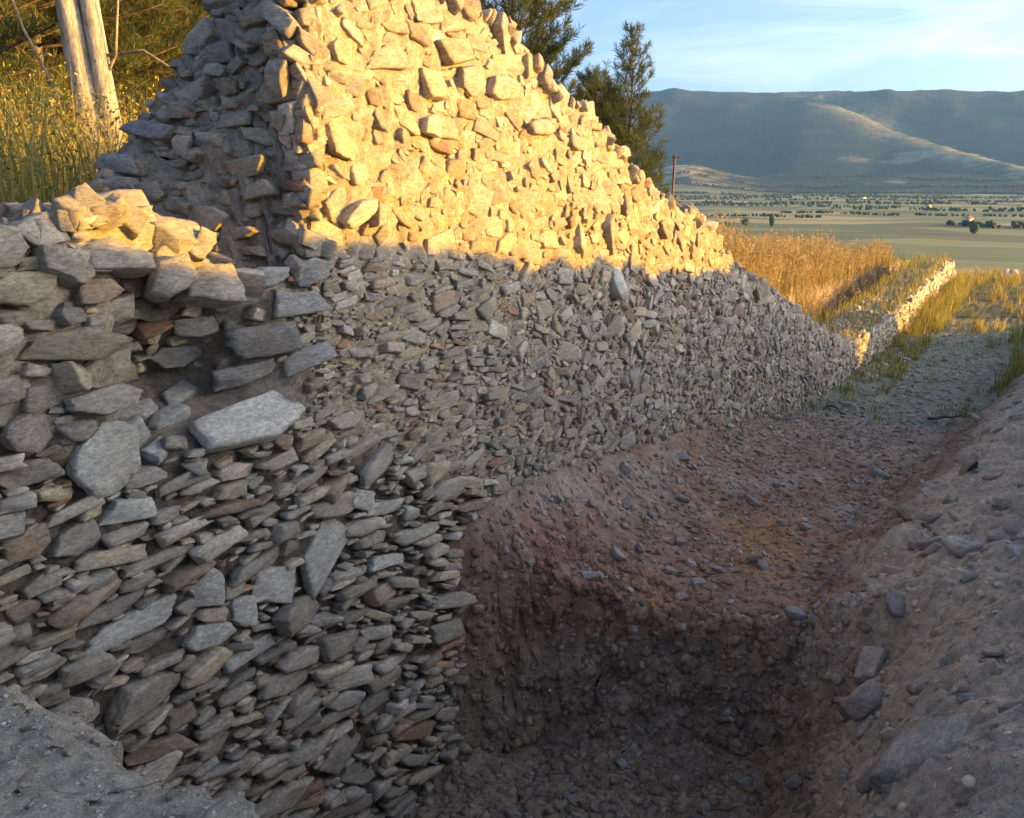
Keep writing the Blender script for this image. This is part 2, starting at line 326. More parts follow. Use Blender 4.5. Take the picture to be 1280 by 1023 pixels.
for iy_, y in enumerate(ys):
    zt = float(ztop(-.0, y)); zb = min(float(ip(y, [(.3, -4.1), (4.1, -4.1), (6, min(float(hb_[iy_]), zt - .1) - .25)])), zt - .35)
    z = np.linspace(zb, zt, nf); x = fX(np.full(nf, y), z)
    zt2 = z.copy()
    X2 = np.linspace(float(x[-1]) - .03, -WT, ntp); Z2 = ztop(np.minimum(X2, 0), np.full(ntp, y))
    zbk = min(float(upper(np.array(-1.2), np.array(y))) - .3, Z2[-1] - .05)
    Z3 = np.linspace(Z2[-1], zbk, nb + 1)[1:]
    sec.append(np.stack([np.concatenate([x, X2, np.full(nb, -WT)]), np.full(nf + ntp + nb, y), np.concatenate([z, Z2, Z3])], -1))
core = np.array(sec)
CX, CY, CZ = core[..., 0], core[..., 1], core[..., 2]
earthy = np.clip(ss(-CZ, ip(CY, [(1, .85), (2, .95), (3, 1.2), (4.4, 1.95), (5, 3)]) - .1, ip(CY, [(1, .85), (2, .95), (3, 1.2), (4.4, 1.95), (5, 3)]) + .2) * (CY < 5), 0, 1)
rough = .030 * fbm(CX * 11, CY * 11, CZ * 11, 3, 121, .6) + .015 * fbm(CX * 4, CY * 4, CZ * 4, 2, 125)
kf = np.arange(nf + ntp + nb)
isf = (kf < nf).astype(float)[None, :]
zD = ss(CZ - ip(CY, [(1, -.1), (3, -.28), (9, -.95), (12, -1.8), (17, -3.2), (40, -3)]), -.15, .05) * (CY > 3.05)
core[..., 0] += (rough * 1.2 - .010 + .014 * zD - .024 * earthy * ss(CY, 1.3, 1.5)) * isf
core[..., 2] += rough * (1 - isf) * 1.6
core[..., 1] += (rough * 1.5 + .085 * fbm(CX * 5, 0 * CY, CZ * 9, 4, 128, .6)) * (1 - isf) * ((CY > 2.4) & (CY < 4.2))
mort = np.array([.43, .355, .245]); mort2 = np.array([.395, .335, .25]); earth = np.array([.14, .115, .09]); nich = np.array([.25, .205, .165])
n1 = fbm(CX * 2, CY * 2, CZ * 2, 3, 131)
mc = mort + (mort2 - mort) * np.clip(.5 + n1, 0, 1)[..., None]
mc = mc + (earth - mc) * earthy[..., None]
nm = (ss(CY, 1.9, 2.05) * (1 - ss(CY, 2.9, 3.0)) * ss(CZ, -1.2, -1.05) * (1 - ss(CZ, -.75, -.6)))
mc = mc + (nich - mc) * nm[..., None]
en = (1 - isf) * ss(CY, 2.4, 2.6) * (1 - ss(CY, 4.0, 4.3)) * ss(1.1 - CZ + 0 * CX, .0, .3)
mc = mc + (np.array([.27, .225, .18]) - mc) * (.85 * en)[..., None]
W = empty('rubble_wall', (0, 0.3, -1.9))
tag(W, 'ruined grey slate rubble wall with a tall sunlit stretch and a broken end', 'wall')
Woff = np.array([0, 0.3, -1.9])
cf = grid_faces(len(ys), nf + ntp + nb)
corev = core.reshape(-1, 3)
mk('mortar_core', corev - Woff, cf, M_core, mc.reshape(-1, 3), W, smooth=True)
bvh = BVHTree.FromPolygons([tuple(v) for v in corev], cf.tolist())

_tri = {}
def stone_tris(n, nr):
    if (n, nr) not in _tri:
        f = []
        for k in range(nr - 1):
            for i in range(n):
                j = (i + 1) % n; a, b, c, d = k * n + i, k * n + j, (k + 1) * n + j, (k + 1) * n + i
                f += [(a, b, c), (a, c, d)]
        for i in range(n): f.append(((nr - 1) * n + i, (nr - 1) * n + (i + 1) % n, nr * n))
        _tri[(n, nr)] = np.array(f)
    return _tri[(n, nr)]
def stone_shape(w, h, prot, depth, det=0, p=None):
    """angular split-rock slab: u across, v up, third axis outwards"""
    P = []
    leaf = p == 'leaf' or (p is None and rng.random() < .28)
    for sx, sy in ((1, 1), (-1, 1), (-1, -1), (1, -1)):
        cx, cy = sx * rng.uniform(.5, 1), sy * rng.uniform(.45, 1)
        if rng.random() < .16:                                  # knocked-off corner
            q_ = rng.uniform(.25, .6); e_ = [(cx, cy * (1 - q_ * rng.uniform(.5, 1.4))), (cx * (1 - q_ * rng.uniform(.3, .9)), cy)]
            P += e_ if sx * sy > 0 else e_[::-1]
        else: P.append((cx, cy))
        if rng.random() < .25: P.append((rng.uniform(-.2, .2), sy * rng.uniform(.7, 1.02)) if sx * sy > 0 else (sx * rng.uniform(.75, 1.08), rng.uniform(-.25, .25)))
    if leaf:
        k = rng.integers(5, 8); a = (np.arange(k) + rng.uniform(-.3, .3, k)) * 2 * np.pi / k + rng.uniform(0, 6.28); a.sort()
        P = np.stack([np.cos(a), np.sin(a)], -1) * rng.uniform(.75, 1.1, (k, 1)) * (1 + .15 * np.abs(np.sin(2 * a)))[:, None]
    P = np.array(P); k = len(P)
    m_ = (2, 3, 5)[det]; n = k * m_
    t = np.arange(n) / m_; i0 = t.astype(int) % k; fr = (t % 1)[:, None]
    O = P[i0] * (1 - fr) + P[(i0 + 1) % k] * fr
    O *= 1 + rng.normal(0, (.03, .03, .022)[det], (n, 1))
    mn, mxx = O.min(0), O.max(0); O = (O - (mn + mxx) / 2) / ((mxx - mn) / 2)
    if det == 0: rings = [(.8, -depth), (1.0, -.1 * prot), (1.0, .85 * prot), (.97, 1.0 * prot), (.45, 1.02 * prot)]
    elif det == 1: rings = [(.8, -depth), (1.0, -.1 * prot), (1.03, .35 * prot), (.99, .8 * prot), (.965, .99 * prot), (.62, 1.02 * prot), (.3, 1.04 * prot)]
    else: rings = [(.8, -depth), (.97, -.2 * prot), (1.02, .1 * prot), (.985, .38 * prot), (1.02, .55 * prot), (.985, .88 * prot), (.97, .99 * prot), (.76, 1.02 * prot), (.55, 1.05 * prot), (.3, 1.08 * prot)]
    sg = np.array([w / 2, h / 2]); V = []
    ta, tb = rng.normal(0, .18, 2) * prot / max(w, h) * 4
    fa = rng.uniform(0, 6.28); fd = np.array([math.cos(fa), math.sin(fa)]); fs = rng.uniform(.3, 1.1) * prot; ft = rng.uniform(.1, .6)
    for q, (s, d) in enumerate(rings):
        so_ = s * (1 + (rng.normal(0, .02, (n, 1)) if q > 0 else 0))
        uv = O * so_
        dd = np.full(n, d, float)
        if q >= 2:
            g = (q - 1) / (len(rings) - 2)
            dd = dd + g * (ta * uv[:, 0] * w / 2 + tb * uv[:, 1] * h / 2) - g * fs * np.clip(uv @ fd - ft, 0, 1) 
        if 0 < q <= 3: dd = dd + rng.normal(0, .05 * prot, n)
        V.append(np.concatenate([uv * sg, dd[:, None]], 1))
    V.append(np.array([[0, 0, rings[-1][1] * 1.02]]))
    V = np.concatenate(V)
    if det:
        o3 = rng.uniform(0, 50, 3); m = V[:, 2] > -.5 * depth
        V[:, 2] += np.where(m, (.003 + .05 * prot) * fbm(V[:, 0] * 9 + o3[0], V[:, 1] * 16 + o3[1], o3[2], 2, 7), 0)
    return V, stone_tris(n, len(rings))
def stone_color(z=None):
    q = rng.random(); b = rng.uniform(.66, 1.25)
    if q < .50: c = np.array([.44, .405, .345])
    elif q < .70: c = np.array([.385, .37, .335])
    elif q < .84: c = np.array([.46, .405, .30])
    elif q < .93: c = np.array([.38, .305, .23])
    elif q < .965: c = np.array([.37, .24, .16])
    else: c = np.array([.54, .515, .45])
    return c * b * np.array([1.04, .97, .90])
stones = []      # (screen size, V world, F, colour, centre)
CAM = np.array([3., 0, 0])
def put(center, Nn, Uu, ang, w, h, prot, depth, c=None, det=None, tilt=.12, p=None):
    Nn = Nn / np.linalg.norm(Nn)
    Nn = Nn + rng.normal(0, tilt, 3); Nn /= np.linalg.norm(Nn)
    Uu = Uu - Nn * (Uu @ Nn); Uu /= np.linalg.norm(Uu); Vv = np.cross(Nn, Uu)
    u = Uu * math.cos(ang) + Vv * math.sin(ang); v = np.cross(Nn, u)
    dist = np.linalg.norm(center - CAM); px = math.sqrt(w * h) / dist * 850
    if det is None: det = 2 if px > 34 else (1 if px > 14 else 0)
    sv, sf = stone_shape(w, h, prot, depth, det, p)
    Vw = center + sv[:, :1] * u + sv[:, 1:2] * v + sv[:, 2:] * Nn
    stones.append((px, Vw, sf, stone_color() if c is None else np.array(c), center))

# occupancy raster of the face
g0 = .0125; oY0, oZ0 = .3, -4.2; occ = np.zeros((int(36 / g0), int(5.6 / g0)), bool)
def claim(Y, Z, w, h, ang, tol, force=False):
    rr = max(w, h) * .55
    i0, i1 = int((Y - rr - oY0) / g0), int((Y + rr - oY0) / g0) + 1; j0, j1 = int((Z - rr - oZ0) / g0), int((Z + rr - oZ0) / g0) + 1
    i0, j0 = max(i0, 0), max(j0, 0); sub = occ[i0:i1, j0:j1]
    if sub.size == 0: return False
    yy = (np.arange(i0, i0 + sub.shape[0]) + .5) * g0 + oY0 - Y; zz = (np.arange(j0, j0 + sub.shape[1]) + .5) * g0 + oZ0 - Z
    ca, sa = math.cos(ang), math.sin(ang)
    u = (yy[:, None] * ca + zz[None, :] * sa) / (w / 2); v = (-yy[:, None] * sa + zz[None, :] * ca) / (h / 2)
    mask = np.abs(u) ** 2.4 + np.abs(v) ** 2.4 < 1
    tot = mask.sum()
    if tot == 0: return False
    if not force and (sub & mask).sum() / tot > tol: return False
    sub |= mask; return True
def facehit(Y, Z):
    h = bvh.ray_cast(Vector((1.5, Y, Z)), Vector((-1, 0, 0)), 3.2)
    if h[0] is None: return None
    n = np.array(h[1]); n = n if n[0] > 0 else -n
    return np.array(h[0]), n
UY = np.array([0., 1, 0])
# stones recognisable one by one (position along the wall, height, length, thickness, tilt)
hand = [(1.84, -1.04, 0.34, 0.29, 0.25), (2.55, -1.05, 0.64, 0.15, 0.17), (2.91, -1.84, 0.43, 0.27, 0.51), (2.2, -1.75, 0.2, 0.17, -1.6), (2.37, -1.94, 0.17, 0.14, -1.62), (2.17, -1.95, 0.28, 0.12, -0.27), (1.83, -1.75, 0.44, 0.11, 0.02), (2.0, -1.53, 0.35, 0.05, 0.02), (1.75, -1.65, 0.33, 0.08, 0.06), (2.38, -2.15, 0.34, 0.09, -0.05), (2.57, -1.88, 0.24, 0.19, -0.43), (1.89, -1.28, 0.24, 0.1, -0.23), (1.54, -1.01, 0.22, 0.1, 0.04), (1.48, -1.27, 0.17, 0.12, -0.02), (1.66, -1.32, 0.21, 0.13, 0.09), (2.0, -1.17, 0.19, 0.08, 0.05), (3.22, -1.66, 0.21, 0.12, -0.36), (3.4, -1.76, 0.32, 0.08, -0.21), (3.62, -1.87, 0.16, 0.09, -0.33), (3.38, -2.08, 0.33, 0.09, -0.15), (1.75, -0.58, 0.4, 0.13, -0.05), (1.54, -0.86, 0.2, 0.16, -0.03), (1.68, -0.17, 0.22, 0.12, 0.1), (1.87, -0.27, 0.16, 0.13, 0.06), (2.13, -0.42, 0.25, 0.1, -0.08), (1.87, -0.40, 0.21, 0.1, 0.01), (1.60, -0.36, 0.24, 0.13, 0.11), (2.13, -2.47, 0.22, 0.11, 0.03), (1.75, -2.14, 0.29, 0.06, -0.03), (1.48, -1.87, 0.12, 0.1, -0.13), (1.35, -1.89, 0.11, 0.1, 0.11), (3.02, -3.23, 0.34, 0.13, -0.61), (2.89, -3.01, 0.37, 0.16, 0.25), (6.41, -0.81, 0.3, 0.2, -1.5), (3.56, 0.6, 0.32, 0.12, 0.09), (3.97, 0.5, 0.16, 0.2, -1.61), (4.33, 0.56, 0.17, 0.23, -1.45), (4.67, 0.54, 0.36, 0.15, -0.08), (4.66, 0.86, 0.18, 0.18, -0.67), (4.17, 0.69, 0.31, 0.14, 0.14), (5.72, -0.4, 0.26, 0.14, -1.75), (6.2, -0.41, 0.32, 0.15, -0.78), (3.31, -0.15, 0.24, 0.1, 0.48), (3.47, -0.18, 0.12, 0.13, -1.63), (3.9, 0.29, 0.16, 0.12, -0.04), (5.11, 0.34, 0.4, 0.11, 0.07), (5.61, 0.25, 0.3, 0.1, 0.0), (1.51, -1.44, 0.16, 0.08, -0.07), (1.43, -1.5, 0.14, 0.07, -0.05), (2.67, -1.72, 0.12, 0.1, 0.26), (2.54, -1.36, 0.12, 0.05, 0.02), (2.73, -1.21, 0.1, 0.1, -0.12), (2.7, -1.30, 0.19, 0.07, 0.15), (2.43, -1.27, 0.24, 0.08, -0.14), (2.36, -1.42, 0.4, 0.05, -0.1), (1.88, -1.85, 0.22, 0.07, -0.04), (1.71, -1.95, 0.12, 0.05, -0.08), (3.85, -2.73, 0.35, 0.14, -0.3), (3.17, -2.84, 0.27, 0.14, -0.17), (3.55, -3.27, 0.43, 0.12, -0.49), (2.56, -1.52, 0.2, 0.07, 0.16), (2.97, -1.31, 0.25, 0.07, 0.35), (3.27, -1.38, 0.27, 0.07, 0.25), (2.88, -1.43, 0.34, 0.06, 0.14)]
for k, (Y, Z, w, h, a) in enumerate(hand):
    q = facehit(Y, Z)
    if q is None: continue
    P, n = q; c = None; pr_ = .045 if Z < -.9 else .05
    if k in (0, 1, 2, 3, 4, 5, 6, 9, 10, 11, 16, 17, 18, 19): c = np.array([.54, .52, .46]) * rng.uniform(.95, 1.1)
    if k == 33: c = (.52, .50, .46)
    if k == 24: c = (.36, .235, .175)
    nn = np.array([1., 0, .1])
    if k == 1: P = np.array([.0, Y, Z - .02]); nn = np.array([.8, -.25, .75]); w, h = .58, .26
    claim(Y, Z, w, h, a, 1, True); put(P, nn, UY, a, w * .98, h * .98, pr_, .06, c, 2 if Y < 5 else None, .10, 'leaf' if k in (1, 3, 4, 5, 33) else None)
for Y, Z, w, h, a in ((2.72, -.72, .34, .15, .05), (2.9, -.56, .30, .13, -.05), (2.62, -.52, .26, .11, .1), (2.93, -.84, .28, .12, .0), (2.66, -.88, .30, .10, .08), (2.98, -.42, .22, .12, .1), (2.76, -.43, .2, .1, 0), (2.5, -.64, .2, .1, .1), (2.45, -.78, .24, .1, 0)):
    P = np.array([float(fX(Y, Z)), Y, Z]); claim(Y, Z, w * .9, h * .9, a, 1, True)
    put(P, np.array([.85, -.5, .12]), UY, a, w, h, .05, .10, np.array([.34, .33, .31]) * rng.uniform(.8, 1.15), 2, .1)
def shadow_line(Y): return ip(Y, [(1, -.1), (3, -.28), (9, -.95), (12, -1.8), (17, -3.2), (40, -3)])
def zone(Y, Z):                       # size factor, slenderness, tilt spread, large cover, relief, small cover, mean tilt
    if Y < 2.5 and Z > -.9: return 1.75, 2.3, .13, .95, .045, .85, 0
    if Y < 2.98 and Z > -.95: return 1.35, 2.4, .18, .9, .04, .8, 0
    low = ip(Y, [(1, -.9), (2, -.95), (3, -1.25), (4.5, -1.95), (4.9, -2.6), (5, -9)])
    if Z < low: return 1.4, 3.8, .15, .85, .048, .36, -.30 * float(ss(Y, 2.3, 3.5) * ss(-Z, 1.5, 2.5))
    if Z > shadow_line(Y) - .05: return 1.12, 2.1, .40, .92, .020, .9, 0
    if Y < 4.8: return .92, 3.5, .17, .95, .026, .95, 0
    return .88, 2.7, .42, .95, .026, .95, 0
area_y = (.5, 35.0)
yt_ = np.linspace(.4, 35.5, 3511); zt_ = ztop(np.zeros_like(yt_), yt_)
classes = [(.23, 1300), (.165, 3500), (.12, 8000), (.088, 15000), (.064, 24000), (.046, 26000), (.034, 13000)]
for base, tries in classes:
    for _ in range(tries):
        # nearer stretches are sampled more densely
        Y = .5 + 17.2 * rng.random() ** 1.35 if rng.random() < .88 else rng.uniform(17, 34.8)
        zt = float(np.interp(Y, yt_, zt_))
        zb = max(float(wall_foot(Y)) if Y > 4.05 else -3.95 if Y > 1.9 else -2.6, -4.0)
        Z = rng.uniform(zb, zt - .02)
        m, asp, asd, cov, prot, cov2, am = zone(Y, Z)
        if Y > 14 and base < .06: continue
        if rng.random() > (cov if base > .09 else cov2): continue
        if Y > 9 and base < .045: continue
        if Z > -1.08 and Z < -.84 and 1.98 < Y < 2.92: continue
        w = base * m * rng.uniform(.8, 1.2); h = max(w / (asp * rng.uniform(.5, 1.45)), .013)
        if asp < 1: w, h = w * .75, h * .75
        a = rng.normal(am, asd)
        if Z + h * .35 > zt + .03: continue
        if not claim(Y, Z, w * .97, h * .97, a, .06 if base > .1 else .14): continue
        q = facehit(Y, Z)
        if q is None: continue
        P, n = q; P = np.array([min(P[0] + .015, float(fX(Y, Z))), Y, Z]) if Z > -.9 and 1.9 < Y < 3.05 else np.array([float(fX(Y, Z)), Y, Z]); nn = np.array([1., 0, .06])
        pr_ = prot * rng.uniform(.6, 1.35) * min(1, (min(w, h) / .05)) 
        put(P - np.array([.006, 0, 0]), nn, UY, a, w, h, pr_, .05, stone_color() * 1.12 if am or asp > 3.6 else None, None, .15)
nface = len(stones)
# stones bedded in the broken end of the high stretch
occE = []
for base, tries in ((.21, 60), (.15, 260), (.10, 500), (.065, 700)):
    for _ in range(tries):
        X = rng.uniform(-1.02, -.03); Z = rng.uniform(-.4, 1.05)
        w = base * rng.uniform(.8, 1.25); h = w / rng.uniform(1.5, 3.2)
        if any(abs(X - a) < (w + c) * .42 and abs(Z - b) < (h + d) * .42 for a, b, c, d in occE): continue
        hh = bvh.ray_cast(Vector((X, 2.46, Z)), Vector((0, 1, 0)), 2.0)
        if hh[0] is None or rng.random() > .55: continue
        occE.append((X, Z, w, h)); n = np.array(hh[1]); n = -n if n[1] > 0 else n
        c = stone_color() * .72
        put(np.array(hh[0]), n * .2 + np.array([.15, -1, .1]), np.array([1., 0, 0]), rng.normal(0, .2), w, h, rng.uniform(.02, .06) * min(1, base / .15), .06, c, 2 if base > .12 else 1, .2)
# ragged corner between the sunlit face and the broken end
for _ in range(70):
    Z = rng.uniform(-.35, .95); w = rng.uniform(.07, .22)
    put(np.array([rng.uniform(-.10, .0), 3.03 + rng.normal(0, .035), Z]), np.array([1., 0, .1]) if rng.random() < .6 else np.array([.2, -1, .1]), UY if rng.random() < .6 else np.array([1., 0, 0]), rng.normal(0, .25), w, w / rng.uniform(1.3, 3), rng.uniform(.01, .04), .06, None, None, .25)
# rubble along the broken top
for Y in np.arange(.6, 35, .05):
    for _ in range(3 if Y < 12 else 2):
        y = Y + rng.uniform(0, .05); X = -rng.random() ** 1.6 * .95
        z = float(ztop(X, y))
        if 2.42 < y < 3.1 and rng.random() < .5: continue
        w = rng.uniform(.07, .2) * (1.0 if y < 9 else .8); h = w * rng.uniform(.4, .8)
        if rng.random() < .35 and X > -.3: put(np.array([X, y, z + .01]), np.array([1., 0, .3]), UY, rng.normal(0, .5), w * .7, h * 1.5, .05, .06, None, None, .3)
        else: put(np.array([X, y, z]), np.array([.25, 0, 1.]), UY, rng.uniform(-1, 1), w, h, rng.uniform(.02, .06), .05, None, None, .25)
# big cap stones of the low stub, catching the sun
for Y, X, w, h, t, zz in ((1.66, -.16, .22, .2, .08, 0), (1.88, -.22, .34, .26, .09, .01), (2.12, -.2, .36, .3, .12, .02), (2.32, -.12, .26, .2, .13, 0), (1.95, .0, .26, .14, .09, -.10), (2.18, .0, .22, .14, .10, -.14), (2.36, .0, .24, .17, .11, -.12), (1.74, .02, .22, .1, .08, -.09), (2.05, -.5, .4, .3, .07, 0), (1.7, -.5, .35, .3, .06, 0), (2.3, -.5, .3, .3, .08, 0)):
    z = float(ztop(X, Y)) + zz
    put(np.array([X, Y, z - .07]), np.array([.35, -.1, 1.]) if zz > -.05 else np.array([1., -.15, .35]), UY, rng.normal(0, .2), w, h, t, .08, np.array([.42, .37, .29]) * rng.uniform(.9, 1.1), 2, .1, 'leaf')
put(np.array([-.15, 1.2, .13]), np.array([.2, 0, 1.]), UY, .1, .62, .35, .045, .04, None, 2, .03, 'leaf')
# slabs jutting from the back of the broken end
for X, Y, Z, w, h in ((-.93, 2.70, .06, .24, .16), (-.9, 2.66, -.03, .22, .14), (-.86, 2.85, .22, .34, .14)):
    put(np.array([X, Y, Z]), np.array([.1, -1., .25]), np.array([1., 0, 0]), rng.normal(0, .08), w, h * .6, .09, .12, np.array([.26, .26, .25]), 2, .08)
# slabs lying on the soil of the robbed-out hollow
for X, Y, w, h in ((-.12, 2.0, .26, .12), (-.2, 2.25, .2, .1), (-.3, 2.16, .22, .12), (-.2, 2.7, .22, .16), (-.05, 2.1, .16, .08), (-.33, 2.42, .18, .11)):
    hh = bvh.ray_cast(Vector((X, Y, -.72)), Vector((0, 0, -1)), .6)
    if hh[0] is not None: put(np.array(hh[0]), np.array([.35, -.2, 1.]), UY, rng.normal(.2, .3), w, h, .03, .03, (.47, .46, .43), 2, .12)

order = sorted(range(len(stones)), key=lambda i: -stones[i][0])
PIL = Pile()
for rank, i in enumerate(order):
    px, Vw, sf, c, ctr = stones[i]
    cv = np.broadcast_to(c, (len(Vw), 3)) * (1 + .06 * rng.normal(0, 1, (len(Vw), 1)))
    if rank < 300:
        o = mk('stone', Vw - ctr, sf, M_stone, cv, W); o.location = Vector(ctr - Woff)
    else: PIL.add(Vw - Woff, sf, cv)
rest = PIL.build('rubble_facing', M_stone, W); rest['kind'] = 'stuff'
print('stones', len(stones), nface)

# ------------------------------------------------------------------ loose stones, gravel, clods
ico_v, ico_f = None, None
def icosphere(sub):
    t = (1 + 5 ** .5) / 2
    v = [(-1, t, 0), (1, t, 0), (-1, -t, 0), (1, -t, 0), (0, -1, t), (0, 1, t), (0, -1, -t), (0, 1, -t), (t, 0, -1), (t, 0, 1), (-t, 0, -1), (-t, 0, 1)]
    f = [(0,11,5),(0,5,1),(0,1,7),(0,7,10),(0,10,11),(1,5,9),(5,11,4),(11,10,2),(10,7,6),(7,1,8),(3,9,4),(3,4,2),(3,2,6),(3,6,8),(3,8,9),(4,9,5),(2,4,11),(6,2,10),(8,6,7),(9,8,1)]
    v = [np.array(p) / np.linalg.norm(p) for p in v]
    for _ in range(sub):
        cache, nf_ = {}, []
        def mid(a, b):
            k = (min(a, b), max(a, b))
            if k not in cache: m_ = v[a] + v[b]; v.append(m_ / np.linalg.norm(m_)); cache[k] = len(v) - 1
            return cache[k]
        for a, b, c in f:
            x, y, z = mid(a, b), mid(b, c), mid(c, a); nf_ += [(a, x, z), (b, y, x), (c, z, y), (x, y, z)]
        f = nf_
    return np.array(v), np.array(f)
I0, I1, I2 = icosphere(0), icosphere(1), icosphere(2)
def rotm(a, b, c):
    return np.array(Matrix.Rotation(a, 3, 'X') @ Matrix.Rotation(b, 3, 'Y')) @ np.array(Matrix.Rotation(c, 3, 'Z'))
def rock(size, ico, flat=.45, jag=.18):
    V, F = ico; V = V.copy(); o3 = rng.uniform(0, 90, 3)
    d = 1 + jag * 1.6 * fbm(V[:, 0] * 1.3 + o3[0], V[:, 1] * 1.3 + o3[1], V[:, 2] * 1.3 + o3[2], 2, 3)
    V = V * d[:, None]
    for _ in range(5):                                    # chop flat cleavage faces
        n = rng.normal(0, 1, 3); n /= np.linalg.norm(n); k = rng.uniform(.45, .85); e = np.clip(V @ n - k, 0, None); V = V - e[:, None] * n
    V = V * np.array([1, rng.uniform(.55, .95), flat * rng.uniform(.7, 1.3)]) * size
    return V @ rotm(rng.normal(0, .2), rng.normal(0, .2), rng.uniform(0, 6.28)).T, F
def slope_at(X, Y):
    e = .05; return (float(H(X + e, Y, False)) - float(H(X - e, Y, False))) / (2 * e), (float(H(X, Y + e, False)) - float(H(X, Y - e, False))) / (2 * e)
gb = BVHTree.FromPolygons([tuple(v) for v in np.stack([GX + rug, GY + rug2, GZ], -1).reshape(-1, 3)], grid_faces(len(gx), len(gy)).tolist())
def drop(X, Y):
    h = gb.ray_cast(Vector((X, Y, 6)), Vector((0, 0, -1)))
    return np.array(h[0]), np.array(h[1])
def align(V, n):
    q = Vector((0, 0, 1)).rotation_difference(Vector(n)).to_matrix(); return V @ np.array(q).T
def loose(X, Y, size, c, label, group=None, flat=.45, ico=I2, name='loose_stone'):
    P, n = drop(X, Y)
    if flat > .65: V, F = rock(size, ico, flat)
    else:
        V, F = stone_shape(size * 2.1, size * 2.1 / rng.uniform(1.1, 2.2), size * flat * 1.3, size * flat * .4, 1 if size > .03 else 0); V = V @ rotm(rng.normal(0, .15), rng.normal(0, .15), rng.uniform(0, 6.28)).T
    V = align(V, n * .8 + np.array([0, 0, .2]))
    cv = np.broadcast_to(np.array(c), (len(V), 3)) * (1 + .05 * rng.normal(0, 1, (len(V), 1)))
    o = mk(name, V, F, M_stone, cv); o.location = Vector(P + n * size * flat * (.2 if size < .085 else .02))
    tag(o, label, 'stone', group); return o
def grey(): return np.array([.38, .335, .30]) * rng.uniform(.7, 1.3)
loose(1.93, 5.2, .075, (.33, .33, .32), 'pale rounded stone on the rim of the dark pit')
loose(2.02, 5.28, .045, (.30, .29, .28), 'small pale stone beside the pale rounded stone on the pit rim')
loose(1.08, 4.42, .055, (.36, .37, .37), 'whitish pebble lying on the dark floor of the pit')
loose(1.85, 4.55, .055, (.31, .31, .30), 'pale angular stone at the foot of the bank in the pit')
loose(1.72, 4.12, .075, (.235, .20, .175), 'brown upright stone on the pit floor below the bank', flat=.8)
loose(1.0, 8.3 - 1.0, .09, (.28, .24, .215), 'light flat stone in the middle of the reddish trench ledge')
loose(1.82, 8.9, .10, (.30, .27, .24), 'light flat stone where the trench meets the red bank')
loose(.22, 3.1, .11, (.27, .255, .235), 'blocky grey stone fallen at the foot of the wall in the pit', flat=.7)
loose(2.1, 7.2, .10, (.30, .275, .25), 'flat grey slab at the foot of the dusty bank', flat=.25)
loose(3.02, 6.1, .14, (.43, .37, .32), 'large angular slab half buried in the dusty spoil bank', flat=.5)
loose(2.5, 4.3, .13, (.42, .33, .275), 'dusty brown slab sticking out of the spoil bank over the pit', flat=.5)
for n_, xr, yr, sz, lab, grp in ((16, (2.2, 3.3), (3.0, 9.5), (.09, .17), 'large dusty slab half sunk in the slope of the spoil bank', 'slabs sunk in the spoil bank'), (60, (.15, 1.8), (5.2, 10.5), (.018, .06), 'small angular stone fragment lying on the reddish trench ledge', 'stone fragments on the trench ledge'),
                                (40, (.15, 2.0), (2.6, 4.6), (.015, .05), 'small dark stone fragment lying on the floor of the deep pit', 'stone fragments on the pit floor'),
                                (70, (2.15, 3.3), (3.0, 12.0), (.02, .08), 'dusty angular stone fragment lying on the spoil bank', 'stone fragments on the spoil bank'),
                                (30, (.12, .7), (4.6, 13.0), (.025, .07), 'grey wall stone fallen to the foot of the rubble wall', 'fallen stones along the wall foot'),
                                (40, (.2, 2.8), (12.5, 22.0), (.03, .08), 'flat grey stone lying on the shaded path beside the low wall', 'stones on the path'),
                                (14, (.3, 1.6), (.8, 1.3), (.01, .03), 'small pebble lying on the pale earth balk over the pit', 'pebbles on the balk')):
    for _ in range(n_):
        s_ = rng.uniform(*sz) ** 1.0 * (.6 + .6 * rng.random())
        loose(rng.uniform(*xr), rng.uniform(*yr), s_, (np.array([.45, .38, .32]) * rng.uniform(.8, 1.05) if 'large dusty' in lab else grey() * (.8 if 'dark' in lab else 1)), lab, grp, rng.uniform(.18, .3) if 'large dusty' in lab else rng.uniform(.3, .6), I1)
def scatter(n, xr, yr, smin, smax, colf, pile, ico=I0, emb=.25, powr=2.2, flat=(.35, .75)):
    Vt, Ft = ico; k = len(Vt)
    Q = [drop(x, y) for x, y in zip(rng.uniform(*xr, n), rng.uniform(*yr, n))]
    P = np.array([q[0] for q in Q]); nn_ = np.array([q[1] for q in Q])
    s_ = smin + (smax - smin) * rng.random(n) ** powr
    V = Vt[None] * rng.uniform(.6, 1.25, (n, k, 1)) * np.stack([np.ones(n), rng.uniform(.5, 1, n), rng.uniform(*flat, n)], -1)[:, None] * s_[:, None, None]
    a = rng.uniform(0, 6.28, n); T1 = np.stack([np.cos(a), np.sin(a), rng.normal(0, .4, n)], -1); Nn = nn_ + rng.normal(0, .3, (n, 3)); Nn /= np.linalg.norm(Nn, axis=1)[:, None]
    T1 -= Nn * (T1 * Nn).sum(1)[:, None]; T1 /= np.linalg.norm(T1, axis=1)[:, None]; T2 = np.cross(Nn, T1)
    V = V[..., :1] * T1[:, None] + V[..., 1:2] * T2[:, None] + V[..., 2:] * Nn[:, None] + (P + nn_ * (s_ * emb)[:, None])[:, None]
    F = (Ft[None] + (np.arange(n) * k)[:, None, None]).reshape(-1, 3)
    pile.add(V.reshape(-1, 3), F, np.repeat(colf(P), k, axis=0))
def greys(f): return lambda P: np.array([.38, .335, .295]) * rng.uniform(.6, 1.4, (len(P), 1)) * f
